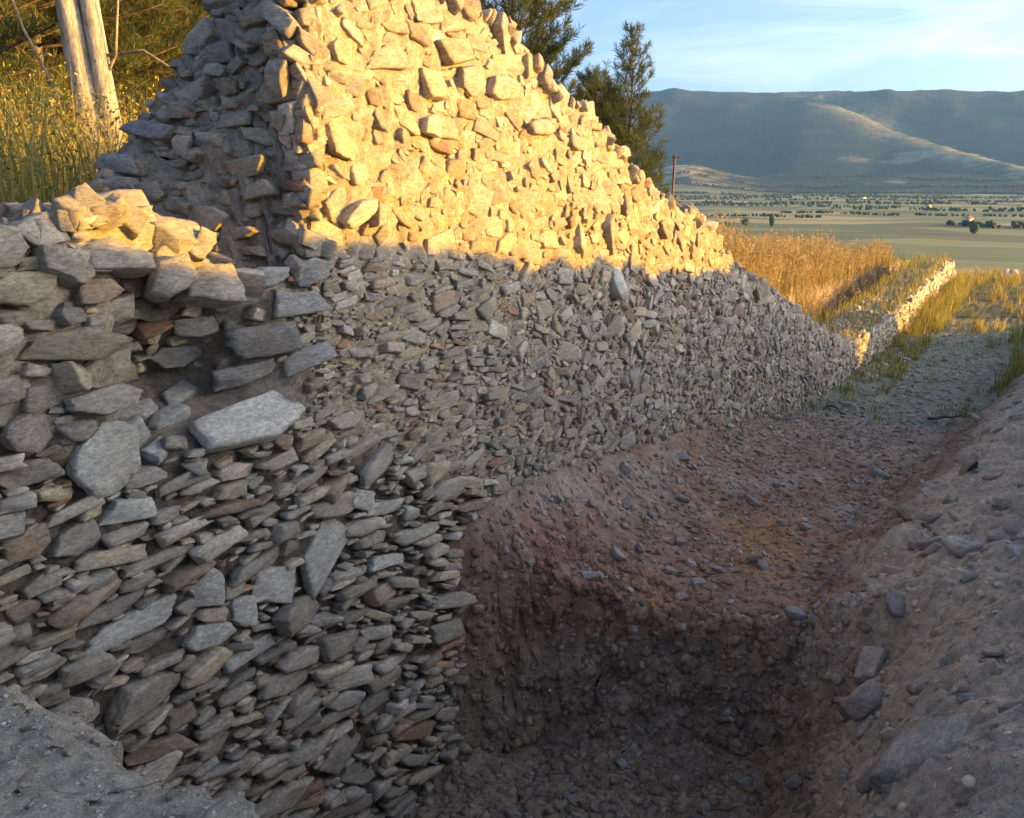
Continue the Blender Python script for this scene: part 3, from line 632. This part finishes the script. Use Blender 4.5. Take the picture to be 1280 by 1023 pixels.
def sc_at(P): return soil_col(P[:, 0], P[:, 1], P[:, 2]) * rng.uniform(.7, 1.3, (len(P), 1))
PG = Pile()
CH = (.12, .35)
scatter(3500, (.05, 2.1), (4.3, 11.5), .006, .040, greys(.85), PG, I0, .2, 2.4, CH)
scatter(2200, (.05, 2.3), (1.8, 5.2), .005, .030, greys(.62), PG, I0, .2, 2.4, CH)
scatter(3500, (2.0, 3.8), (2.2, 13), .005, .030, lambda P: sc_at(P) * 1.08, PG, I0, .15, 2.8, CH)
scatter(3000, (.05, 3), (11.5, 24), .015, .06, greys(.95), PG, I0, .2, 2, CH)
scatter(6000, (.0, 2.0), (.5, 1.7), .002, .013, lambda P: sc_at(P) * 1.02, PG, I0, .05, 3, CH)
tag(PG.build('gravel', M_gravel), 'grey stone chips and gravel strewn over the trench floor and banks', 'gravel', kind='stuff')
PC = Pile(); PG2 = Pile()
scatter(5500, (.1, 2.4), (2.4, 5.3), .008, .06, sc_at, PC, I0, -.1, 3)
scatter(2200, (1.7, 3.6), (2.0, 11), .005, .04, sc_at, PC, I0, -.1, 3.5)
scatter(4000, (.1, 2.2), (4.8, 11.5), .006, .04, sc_at, PC, I0, -.05, 3)
def scatter_side(n, org, dirv, u0, u1, smin, smax, pile, flat, colf):
    Vt, Ft = I0; k = len(Vt)
    for _ in range(n):
        o = org(rng.random(), rng.random()); h = gb.ray_cast(Vector(o), Vector(dirv), 4)
        if h[0] is None: continue
        P = np.array(h[0]); nr = np.array(h[1]); s_ = smin + (smax - smin) * rng.random() ** 2.6
        V = Vt * rng.uniform(.6, 1.25, (k, 1)) * np.array([1, rng.uniform(.5, 1), rng.uniform(*flat)]) * s_
        V = align(V @ rotm(rng.normal(0, .3), rng.normal(0, .3), rng.uniform(0, 6.28)).T, nr); pile.add(V + P - nr * s_ * .1, Ft, colf(P[None])[0])
scatter_side(2600, lambda a, b: (.05 + 2 * a, 3.2, -3.7 + 1.5 * b), (0, 1, 0), 0, 0, .008, .05, PC, (.5, .9), sc_at)
scatter_side(500, lambda a, b: (.05 + 2 * a, 3.2, -3.7 + 1.5 * b), (0, 1, 0), 0, 0, .006, .03, PG2, (.15, .35), greys(.75))
scatter_side(600, lambda a, b: (1.3, 1.6 + 4 * a, -3.6 + 1.6 * b), (1, 0, 0), 0, 0, .008, .06, PC, (.5, .9), sc_at)
PG2.build('stone_chips', M_gravel); tag(bpy.data.objects['stone_chips'], 'small stone chips sticking out of the cut earth face of the pit', 'gravel', kind='stuff')
tag(PC.build('soil_clods', M_soil), 'loose crumbs and clods of reddish brown soil in the trench', 'soil', kind='stuff')

# ------------------------------------------------------------------ tubes (trunks, sticks, posts)
def tube(path, rad, n=8, wob=.0, seed=0):
    path = np.array(path, float); rad = np.array(rad, float); k = len(path); V = []
    T = np.gradient(path, axis=0); T /= np.linalg.norm(T, axis=1)[:, None]
    ref = np.array([1., 0, 0]) if abs(T[0][0]) < .8 else np.array([0, 1., 0])
    for i in range(k):
        a = np.cross(T[i], ref); a /= np.linalg.norm(a); b = np.cross(T[i], a); th = np.arange(n) * 2 * np.pi / n
        rr = rad[i] * (1 + wob * rng.normal(0, 1, n)); V.append(path[i] + rr[:, None] * (np.cos(th)[:, None] * a + np.sin(th)[:, None] * b))
    V.append(path[:1]); V.append(path[-1:]); F = []
    for i in range(k - 1):
        for j in range(n):
            q = (j + 1) % n; F += [(i * n + j, i * n + q, (i + 1) * n + q), (i * n + j, (i + 1) * n + q, (i + 1) * n + j)]
    for j in range(n): q = (j + 1) % n; F += [(k * n, q, j), (k * n + 1, (k - 1) * n + j, (k - 1) * n + q)]
    return np.concatenate(V), np.array(F)
def stick(x0, y0, x1, y1, r, lab, dz=0., fork=True):
    a, _ = drop(x0, y0); b, _ = drop(x1, y1); a[2] += r * 1.6; b[2] += r * 1.6 + dz
    t = np.linspace(0, 1, 9)[:, None]; p = a + (b - a) * t; p += .012 * rng.normal(0, 1, p.shape) ; p[:, 2] += .02 * np.sin(t[:, 0] * 3.1)
    P_ = Pile(); V, F = tube(p, np.linspace(r, r * .55, 9), 7, .08); P_.add(V, F, (.15, .115, .09))
    if fork:
        q = p[5]; V, F = tube([q, q + np.array([.05, .03, .05]), q + np.array([.08, .09, .07])], [r * .6, r * .45, r * .3], 6, .08); P_.add(V, F, (.14, .11, .085))
    o = P_.build('fallen_stick', M_wood); tag(o, lab, 'stick'); return o
stick(2.17, 7.35, 2.68, 5.9, .022, 'grey weathered stick lying down the dusty spoil bank')
stick(1.8, 13.7, 2.45, 12.9, .022, 'long dark stick jutting from the red bank over the path', .18, False)
stick(.35, 13.6, .75, 12.9, .02, 'short pale stick lying near the wall foot where the path begins', 0, False)

# rusty iron post behind the wall
pz = float(upper(np.array(-3.), np.array(15.1)))
post = empty('fence_post', (-3.0, 15.1, pz)); tag(post, 'thin rusty iron post standing behind the wall beside the young pine', 'post')
V, F = tube([(0, 0, -.2), (.01, 0, .6), (.0, .01, 1.3), (.02, 0, .46 - pz)], [.024, .024, .022, .022], 8, .03); mk('pole', V, F, M_rust, np.broadcast_to((.17, .085, .05), (len(V), 3)), post)
V, F = tube([(-.03, 0, .40 - pz), (.13, .02, .42 - pz)], [.014, .012], 6); mk('hook', V, F, M_rust, np.broadcast_to((.15, .075, .045), (len(V), 3)), post)
V, F = tube([(0, 0, 1.2), (.3, .3, .95), (.62, .6, .2)], [.012, .012, .012], 6); mk('brace', V, F, M_rust, np.broadcast_to((.15, .075, .045), (len(V), 3)), post)

# ------------------------------------------------------------------ pines
def needle_tufts(P, D, size, cols, nn=12, wid=.08):
    """P tuft positions, D axis directions; returns thin needle triangles"""
    m = len(P); D = D / np.linalg.norm(D, axis=1)[:, None]
    th = rng.uniform(0, 2 * np.pi, (m, nn)); cone = rng.uniform(.25, 1.15, (m, nn)); ln = size[:, None] * rng.uniform(.7, 1.15, (m, nn))
    ref = np.where(np.abs(D[:, 2:3]) > .9, [[1., 0, 0]], [[0, 0, 1.]]); A = np.cross(D, ref); A /= np.linalg.norm(A, axis=1)[:, None]; B = np.cross(D, A)
    dirn = D[:, None] * np.cos(cone)[..., None] + (A[:, None] * np.cos(th)[..., None] + B[:, None] * np.sin(th)[..., None]) * np.sin(cone)[..., None]
    side = np.cross(dirn, rng.normal(0, 1, (m, nn, 3))); side /= np.linalg.norm(side, axis=2)[..., None] + 1e-9
    base = P[:, None] + D[:, None] * (rng.uniform(-.35, .25, (m, nn)) * size[:, None])[..., None]
    w = (wid * ln)[..., None] * .5
    mid_ = base + dirn * (ln * .45)[..., None]
    V = np.stack([base, mid_ + side * w, base + dirn * ln[..., None], mid_ - side * w], 2).reshape(-1, 3)
    F = np.arange(len(V)).reshape(-1, 4)
    C = np.repeat(cols, nn * 4, axis=0) * rng.uniform(.8, 1.2, (m * nn, 1)).repeat(4, 0)
    return V, F, C
def pine_parts(hgt, spread, cb, dens=1.0, tuft=.13, shape=.8, trunk_r=.07, up=.5, seed=0, nn=12, yellow=.2, lean=(0, 0)):
    r_ = np.random.default_rng(seed)
    zs_ = np.linspace(-.2, hgt, 14); ax = np.stack([lean[0] * (zs_ / hgt) ** 1.4 + .03 * np.sin(zs_ * 2), lean[1] * (zs_ / hgt) ** 1.4, zs_], -1)
    tv = tube(ax, trunk_r * (1 - zs_.clip(0) / hgt * .93), 9, .05)
    br = Pile(); TP, TD = [], []
    z = cb
    while z < hgt - .08:
        f = (z - cb) / (hgt - cb); n = r_.integers(4, 7)
        Ln = spread * (1 - f) ** shape * (.35 + .65 * min(1, f * 4 + .35)) + .10
        a0 = r_.uniform(0, 6.28)
        for k in range(n):
            az_ = a0 + k * 6.28 / n + r_.normal(0, .2); l = Ln * r_.uniform(.65, 1.2); el0 = r_.normal(.15 + .5 * f, .14)
            t = np.linspace(0, 1, 7); h_ = l * t; zz = h_ * math.tan(el0) + up * l * t ** 2.2 * r_.uniform(.4, 1.0) * .6
            c0 = np.array([np.interp(z, ax[:, 2], ax[:, 0]), np.interp(z, ax[:, 2], ax[:, 1]), z])
            p = c0 + np.stack([np.cos(az_) * h_, np.sin(az_) * h_, zz], -1)
            V, F = tube(p, trunk_r * .26 * (1 - f * .6) * (1 - .8 * t) + .003, 4); br.add(V, F, (.13, .085, .055))
            ns = max(3, int(l / .085 * dens))
            for q in range(ns):
                s_ = .28 + .72 * (q + r_.random()) / ns; b_ = np.array([np.interp(s_, t, p[:, i]) for i in range(3)])
                d_ = p[-1] - p[-2]; d_ /= np.linalg.norm(d_); sd_ = np.cross(d_, [0, 0, 1.]) * r_.choice([-1, 1])
                tw = d_ * .6 + sd_ * r_.uniform(.1, 1.0) + np.array([0, 0, r_.uniform(.1, .8)]); tw /= np.linalg.norm(tw)
                tl = r_.uniform(.06, .55) * (1 - .5 * s_) * min(1, l * 1.2) + .04
                TP.append(b_ + tw * tl); TD.append(tw + np.array([0, 0, .45]))
                if tl > .14: TP.append(b_ + tw * tl * .5); TD.append(tw + r_.normal(0, .3, 3))
            TP.append(p[-1]); TD.append(p[-1] - p[-2])
        z += r_.uniform(.13, .24) * (hgt / 5) ** .5
    TP.append(ax[-1]); TD.append(np.array([0, 0, 1.])); TP, TD = np.array(TP), np.array(TD)
    g = np.array([.065, .095, .033]); y_ = np.array([.19, .16, .04]); mx_ = np.clip(r_.normal(yellow, .25, (len(TP), 1)), 0, 1)
    V, F, C = needle_tufts(TP, TD, np.full(len(TP), tuft) * r_.uniform(.75, 1.2, len(TP)), g * (1 - mx_) + y_ * mx_, nn)
    return tv, br, (V, F, C)
def pine_proto(**k):
    tv, br, (V, F, C) = pine_parts(**k)
    t = mk('trunk', tv[0], tv[1], M_bark, np.broadcast_to((.20, .145, .10), (len(tv[0]), 3)), smooth=True, link=False)
    b = br.build('branches', M_bark); col.objects.unlink(b)
    c = mk('crown', V, F, M_needle, C, link=False)
    return t, b, c
def pine(parts, x, y, label, group, sc_=1., rz=0., z=None):
    z = float(upper(np.array(float(x)), np.array(float(y)))) if z is None else z
    e = empty('pine_tree', (x, y, z), rz); e.scale = (sc_,) * 3; tag(e, label, 'tree', group)
    for p in parts:
        o = p.copy(); col.objects.link(o); o.parent = e
    return e
young = pine_proto(hgt=5.15, spread=1.0, cb=.3, dens=1.6, tuft=.15, shape=.9, seed=3, up=.7, yellow=.1)
pine(young, -5.3, 18.2, 'slender young pine with a pointed top beside the rusty post', None)
young2 = pine_proto(hgt=4.3, spread=.95, cb=.3, dens=1.2, tuft=.15, shape=.7, seed=5, up=.5, yellow=.15)
pine(young2, -6.25, 18.6, 'shorter young pine squeezed between the slender pine and the broad pine', None)
broad = pine_proto(hgt=8.0, spread=2.3, cb=.6, dens=1.7, tuft=.18, shape=.7, trunk_r=.12, seed=8, up=.5, yellow=.2)
pine(broad, -8.2, 18.0, 'broad dense pine rising behind the high sunlit wall top', None)
pine(broad, -7.55, 20.8, 'pine with a rounded crown standing behind the shorter young pine', None, .62, 2.0)
wood = [pine_proto(hgt=8.5, spread=2.2, cb=.5, dens=1.7, tuft=.15, shape=.6, trunk_r=.11, seed=21, up=.3, yellow=.3),
        pine_proto(hgt=7.5, spread=2.0, cb=.9, dens=1.6, tuft=.15, shape=.55, trunk_r=.10, seed=22, up=.3, yellow=.55)]
WL, WG = 'dense sunlit pine in the wood behind the low end of the wall', 'pines of the wood behind the wall'
for k, (az_, r_) in enumerate(((-36, 11.5), (-31.5, 13.3), (-27.5, 15.2), (-23.5, 17.2), (-19.5, 19.4), (-15.5, 22), (-33, 17.5), (-28.5, 19.5), (-24, 21.5), (-19, 24), (-11.5, 25))):
    X, Y = pol(az_, r_); pine(wood[k % 2], float(X), float(Y), WL, WG, .95 + .25 * rng.random(), rng.uniform(0, 6.28))
# twin-stemmed pine, bare below
tx, ty = -5.55, 5.6; tz = float(upper(np.array(tx), np.array(ty)))
e = empty('pine_tree', (tx, ty, tz)); tag(e, 'tall pine with two pale bare trunks rising from golden scrub', 'tree')
def on(name, V, F, c): return mk(name, V, F, M_bark, np.broadcast_to(c, (len(V), 3)), e, True)
s1 = [(.0, 0, -.2), (-.04, -.02, .8), (-.12, -.04, 1.6), (-.19, -.06, 2.4), (-.32, -.08, 4.5), (-.4, -.1, 7)]
s2 = [(.18, .09, -.2), (.14, .09, .8), (.06, .07, 1.6), (-.01, .06, 2.4), (-.05, .1, 4.5), (0, .1, 6.5)]
on('trunk', *tube(s1, [.16, .14, .13, .12, .10, .05], 14, .04), (.42, .355, .28)); on('trunk', *tube(s2, [.115, .10, .095, .09, .075, .04], 12, .04), (.43, .365, .285))
for p_, r0 in (([(-.06, -.02, 1.0), (-.3, -.2, 1.35), (-.52, -.35, 2.0), (-.66, -.45, 2.7)], .024), ([(.1, .08, 1.55), (.22, .14, 1.75), (.33, .2, 2.5)], .02), ([(.08, .08, 1.75), (.45, .3, 1.8), (.8, .5, 1.55), (1.0, .62, 1.25)], .02), ([(-.02, 0, .7), (-.2, -.1, .75), (-.34, -.2, .62)], .014), ([(.16, .1, .6), (.34, .2, .68)], .016)):
    on('bare_branch', *tube(p_, np.linspace(r0, r0 * .5, len(p_)), 6, .06), (.33, .25, .17))
TP = rng.normal(0, 1, (900, 3)); TP /= np.linalg.norm(TP, axis=1)[:, None]; TP = TP * rng.random((900, 1)) ** .4 * np.array([1.5, 1.5, 1.6]) + np.array([-.25, 0, 6.0])
V, F, C = needle_tufts(TP, rng.normal(0, 1, (900, 3)) + [0, 0, .6], np.full(900, .2), np.broadcast_to((.07, .09, .03), (900, 3)), 9); mk('crown', V, F, M_needle, C, e)
for k in range(14):
    a_ = rng.uniform(0, 6.28); l_ = rng.uniform(.7, 1.4); zb_ = rng.uniform(4.6, 6.4)
    on('branch', *tube([(-.3, 0, zb_), (-.3 + l_ * .5 * math.cos(a_), l_ * .5 * math.sin(a_), zb_ + .25), (-.3 + l_ * math.cos(a_), l_ * math.sin(a_), zb_ + .6)], [.03, .02, .008], 5), (.2, .14, .09))

# ------------------------------------------------------------------ grass, weeds, reeds
def blades(P, hgt, wid, lean, cols, seg=2):
    m = len(P); a = rng.uniform(0, 2 * np.pi, m); d = np.stack([np.cos(a), np.sin(a), np.zeros(m)], -1)
    fa = rng.uniform(0, 2 * np.pi, m); sv = np.stack([np.cos(fa), np.sin(fa), np.zeros(m)], -1) * (wid * .5)[:, None]
    up_ = np.array([0, 0, 1.])
    mid_ = P + up_ * (hgt * .55)[:, None] + d * (lean * hgt * .25)[:, None]; tip = P + up_ * (hgt * (1 - .25 * lean))[:, None] + d * (lean * hgt)[:, None]
    V = np.stack([P - sv, P + sv, mid_ + sv * .8, mid_ - sv * .8, tip], 1).reshape(-1, 3)
    i = np.arange(m)[:, None] * 5; F = np.concatenate([i + [[0, 1, 2]], i + [[0, 2, 3]], i + [[3, 2, 4]]], 0)
    return V, F, np.repeat(cols, 5, axis=0), tip
def leaves(P, size, cols):
    m = len(P); n1_ = rng.normal(0, 1, (m, 3)); n1_ /= np.linalg.norm(n1_, axis=1)[:, None]; n2_ = np.cross(n1_, rng.normal(0, 1, (m, 3))); n2_ /= np.linalg.norm(n2_, axis=1)[:, None]
    s_ = size[:, None]; V = np.stack([P - n1_ * s_, P + n2_ * s_ * .4, P + n1_ * s_, P - n2_ * s_ * .4], 1).reshape(-1, 3)
    F = np.arange(4 * m).reshape(-1, 4); F = np.concatenate([F[:, [0, 1, 2]], F[:, [0, 2, 3]]]); return V, F, np.repeat(cols, 4, axis=0)
def pal(n, cs): cs = np.array(cs); return cs[rng.integers(0, len(cs), n)] * rng.uniform(.75, 1.25, (n, 1))
gold = [(.50, .36, .11), (.44, .32, .10), (.54, .42, .16), (.36, .30, .08), (.29, .29, .07)]
green = [(.15, .20, .06), (.18, .21, .07), (.24, .24, .09), (.12, .16, .05)]
def place(n, xr, yr, fn, clump=0):
    X = rng.uniform(*xr, n); Y = rng.uniform(*yr, n)
    if clump:
        k = max(3, n // clump); cx, cy = rng.uniform(*xr, k), rng.uniform(*yr, k); w = rng.integers(0, k, n)
        X = np.clip(cx[w] + rng.normal(0, .07, n), *xr); Y = cy[w] + rng.normal(0, .1, n)
    return np.stack([X, Y, fn(X, Y)], -1)
# golden scrub behind the low end of the wall
P = place(7000, (-9.5, -1.5), (1.2, 9.5), upper); P = P[(P[:, 0] < -1.5 - .0 * P[:, 1])]
stem = Pile(); hh = rng.uniform(.6, 1.25, len(P)) * (1 + .35 * ss(-P[:, 0], 2, 6)); V, F, C, tip = blades(P, hh, np.full(len(P), .011), rng.uniform(.05, .35, len(P)), pal(len(P), gold)); stem.add(V, F, C)
k_ = 12; fr = rng.uniform(.35, 1.0, (len(P), k_, 1)); LP = (P[:, None] + (tip - P)[:, None] * fr + rng.normal(0, .06, (len(P), k_, 3))).reshape(-1, 3)
V, F, C = leaves(LP, rng.uniform(.008, .024, len(LP)), pal(len(LP), gold + gold[3:] + green[:1])); stem.add(V, F, C)
tag(stem.build('dry_scrub', M_grass), 'golden dry scrub and tall weeds growing behind the low end of the wall', 'scrub', kind='stuff')
# dry reeds on the uncut ground behind the low wall
P = np.concatenate([place(9000, (-6.5, -1.15), (10.0, 35), upper, 14), place(2500, (-2.6, -2.1), (15, 36), upper)]); hh = rng.uniform(.35, 1.2, len(P)) * (1 - .3 * ss(P[:, 1], 20, 35)) * (1 + .75 * fbm(P[:, 0] * .9, P[:, 1] * .6, 0, 3, 301))
rd = Pile(); V, F, C, tip = blades(P, hh, np.full(len(P), .018), rng.uniform(.05, .3, len(P)), pal(len(P), [(.40, .30, .14), (.34, .24, .11), (.47, .38, .21), (.27, .20, .10), (.24, .23, .09)])); rd.add(V, F, C)
LP = (P[:, None] + (tip - P)[:, None] * rng.uniform(.6, 1.02, (len(P), 4, 1)) + rng.normal(0, .03, (len(P), 4, 3))).reshape(-1, 3)
V, F, C = leaves(LP, rng.uniform(.02, .05, len(LP)), pal(len(LP), [(.42, .29, .14), (.36, .24, .11), (.47, .36, .18)])); rd.add(V, F, C)
tag(rd.build('reeds', M_grass), 'stand of dry golden brown reeds behind the stepped-down wall', 'reeds', kind='stuff')
# grass on and along the low wall and path
def gfn(X, Y): return np.array([float(drop(x, y)[0][2]) for x, y in zip(X, Y)])
gr = Pile()
P = place(6500, (-1.05, .05), (13, 36), lambda X, Y: ztop(X, Y)); m_ = rng.random(len(P)) < np.clip((P[:, 1] - 11) / 14, 0, 1) * np.where(np.abs(P[:, 0] + .5) < .35, .35, 1); P = P[m_]
V, F, C, _ = blades(P, rng.uniform(.06, .42, len(P)), np.full(len(P), .014), rng.uniform(.1, .5, len(P)), pal(len(P), gold + green)); gr.add(V, F, C)
P = place(6500, (.02, .9), (15, 36), gfn, 28); V, F, C, _ = blades(P, rng.uniform(.06, .42, len(P)) * (.45 + .9 * ss(P[:, 1], 20, 25)), np.full(len(P), .014), rng.uniform(.1, .5, len(P)), pal(len(P), gold + green)); gr.add(V, F, C)
P = place(5200, (.3, 3.6), (12.2, 44), gfn, 20); P = P[fbm(P[:, 0] * .9, P[:, 1] * .5, 0, 3, 201) > -.05]; V, F, C, _ = blades(P, rng.uniform(.04, .22, len(P)), np.full(len(P), .012), rng.uniform(.2, .7, len(P)), pal(len(P), green + gold[3:])); gr.add(V, F, C)
P = place(4200, (2.3, 5.5), (15, 24), gfn, 40); P = P[P[:, 0] > 2.35 + .3 * rng.random(len(P))]; V, F, C, _ = blades(P, rng.uniform(.2, .75, len(P)), np.full(len(P), .014), rng.uniform(.1, .4, len(P)), pal(len(P), green + gold[2:])); gr.add(V, F, C)
P = place(6000, (-1.5, 6), (24, 47), gfn, 30); P = P[fbm(P[:, 0] * .5, P[:, 1] * .4, 0, 3, 205) > -.1]; V, F, C, _ = blades(P, rng.uniform(.1, .5, len(P)), np.full(len(P), .02), rng.uniform(.1, .4, len(P)), pal(len(P), gold)); gr.add(V, F, C)
P = place(260, (.06, .45), (7.6, 13.5), gfn); V, F, C, _ = blades(P, rng.uniform(.04, .2, len(P)), np.full(len(P), .006), rng.uniform(.2, .6, len(P)), pal(len(P), gold[2:] + green[:2])); gr.add(V, F, C)
P = place(1800, (-2.4, -1.1), (14, 40), lambda X, Y: upper(X, Y)); V, F, C, _ = blades(P, rng.uniform(.15, .5, len(P)), np.full(len(P), .014), rng.uniform(.1, .4, len(P)), pal(len(P), green)); gr.add(V, F, C)
tag(gr.build('grass', M_grass), 'sparse green and golden grass along the low wall and the path', 'grass', kind='stuff')
# pale stone heap on the far end of the plateau
for k in range(26):
    loose(rng.uniform(1.2, 3.4), rng.uniform(43, 46.5), rng.uniform(.2, .5), (.48, .43, .35), 'pale stone of the rubble heap at the far end of the plateau', 'far rubble heap', .7, I1)

# ------------------------------------------------------------------ distant trees and farmhouses in the valley
ft = Pile()
def far_tree(az_, r_, h_, pile, c, wide=.7):
    X, Y = pol(az_, r_); z = float(far_z(np.array(az_), np.array(r_)))
    V, F = I1 if r_ < 1900 else I0
    for _ in range(1 if r_ > 1900 else 2):
        W_ = V * rng.uniform(.55, 1.3, (len(V), 1)) * np.array([wide, wide, 1]) * h_ * rng.uniform(.3, .5) + np.array([X + rng.normal(0, h_ * .35), Y + rng.normal(0, h_ * .35), z + h_ * rng.uniform(.3, .55)]); pile.add(W_, F, np.array(c) * rng.uniform(.6, 1.4))
DG = (.05, .068, .035)
for rb, a0, a1, hh_, layers in ((1215, 10.5, 14.2, 8, 2), (1290, 26.5, 36, 10, 3), (1600, 8, 19.5, 7, 1), (1760, 17, 34, 7, 1), (2020, 20, 36, 11, 3), (2180, 8, 24, 10, 2), (2500, 8, 36, 12, 3), (2900, 10, 36, 10, 2), (3250, 8, 36, 13, 4), (3650, 8, 36, 13, 4), (4000, 8, 36, 14, 5), (4350, 8, 36, 14, 5), (4800, 8, 36, 15, 5)):
    for k in range(layers):
        n_ = int(math.radians(a1 - a0) * rb / (hh_ * .75))
        for q in range(n_):
            a_ = a0 + (a1 - a0) * (q + rng.random()) / n_; r_ = rb * (1 + .03 * float(pn(a_ * .5, rb * .01, 0, 7))) + k * hh_ * 1.1 + rng.normal(0, hh_ * .4)
            if pn(a_ * .8, rb * .013 + k * .2, 0, 77) < -.22 + .1 * k: continue
            far_tree(a_, r_, hh_ * rng.uniform(.45, 1.0), ft, DG, rng.uniform(.8, 1.3))
tag(ft.build('distant_trees', M_far), 'far hedgerows and woods dotted across the valley fields', 'trees', kind='stuff')
for az_, r_, h_, w_, lab in ((16.6, 1180, 17, .45, 'tall lone poplar standing among the valley fields'), (15.0, 1200, 11, 1.1, 'round dark tree to one side of the lone poplar'), (28.0, 1130, 13, .8, 'leafy tree at the edge of the valley grove by the white farmhouse')):
    X, Y = pol(az_, r_); z = float(far_z(np.array(az_), np.array(r_))); e = empty('valley_tree', (float(X), float(Y), z)); tag(e, lab, 'tree')
    V, F = tube([(0, 0, -.5), (0, 0, h_ * .4)], [h_ * .03, h_ * .02], 6); mk('trunk', V, F, M_far, np.broadcast_to((.08, .06, .04), (len(V), 3)), e)
    V, F = I2; V = V * (1 + .35 * fbm(V[:, 0] * 2 + r_, V[:, 1] * 2, V[:, 2] * 2, 3, 5))[:, None] * np.array([w_, w_, 1]) * h_ * .45 + [0, 0, h_ * .58]; mk('crown', V, F, M_far, np.broadcast_to((.05, .065, .025), (len(V), 3)), e)
def house(az_, r_, w_, d_, h_, lab):
    X, Y = pol(az_, r_); z = float(far_z(np.array(az_), np.array(r_))); e = empty('farmhouse', (float(X), float(Y), z), R(25 + az_)); tag(e, lab, 'house', 'farmhouses in the valley')
    a, b = w_ / 2, d_ / 2; rh_ = h_ * .45
    V = np.array([(-a, -b, -1), (a, -b, -1), (a, b, -1), (-a, b, -1), (-a, -b, h_), (a, -b, h_), (a, b, h_), (-a, b, h_), (-a, 0, h_ + rh_), (a, 0, h_ + rh_)])
    F = np.array([(0, 1, 5), (0, 5, 4), (1, 2, 6), (1, 6, 5), (2, 3, 7), (2, 7, 6), (3, 0, 4), (3, 4, 7), (4, 8, 7), (5, 6, 9)]); mk('wall', V, F, M_far, np.broadcast_to((.72, .68, .60), (10, 3)), e)
    o_ = .6; Vr = np.array([(-a - o_, -b - o_, h_ - .2), (a + o_, -b - o_, h_ - .2), (a + o_, 0, h_ + rh_ + .25), (-a - o_, 0, h_ + rh_ + .25), (-a - o_, b + o_, h_ - .2), (a + o_, b + o_, h_ - .2)])
    Vr = np.concatenate([Vr, Vr + [0, 0, .3]]); Fr = np.array([(0, 1, 2, 3), (3, 2, 5, 4), (6, 9, 8, 7), (9, 10, 11, 8), (0, 6, 7, 1), (4, 5, 11, 10), (0, 3, 9, 6), (3, 4, 10, 9), (1, 7, 8, 2), (2, 8, 11, 5)]); mk('roof', Vr, Fr, M_far, np.broadcast_to((.28, .15, .10), (12, 3)), e)
for az_, r_, w_ in ((25.4, 2250, 14), (27.6, 1400, 12), (21.8, 3100, 18), (23.2, 3300, 16), (30.2, 2300, 14)):
    house(az_, r_, w_, 8, 5, 'small white farmhouse with a red roof in the distant valley')

# ------------------------------------------------------------------ haze in the valley air
V = np.array([(x, y, z) for x in (-9800, 9800) for y in (-9800, 9800) for z in (-75, 905)], float)
F = np.array([(0, 1, 3, 2), (4, 6, 7, 5), (0, 4, 5, 1), (2, 3, 7, 6), (0, 2, 6, 4), (1, 5, 7, 3)])
hm = bpy.data.materials.new('haze air'); hm.use_nodes = True; t = hm.node_tree; t.nodes.clear()
pv = N(t, 'ShaderNodeVolumePrincipled'); pv.inputs['Density'].default_value = 4.5e-5; pv.inputs['Color'].default_value = (.22, .50, 1, 1); pv.inputs['Anisotropy'].default_value = .2
om = N(t, 'ShaderNodeOutputMaterial'); t.links.new(pv.outputs[0], om.inputs['Volume'])
hz = mk('haze', V, F, hm); tag(hz, 'thin bluish evening haze filling the valley air', 'haze', kind='stuff')
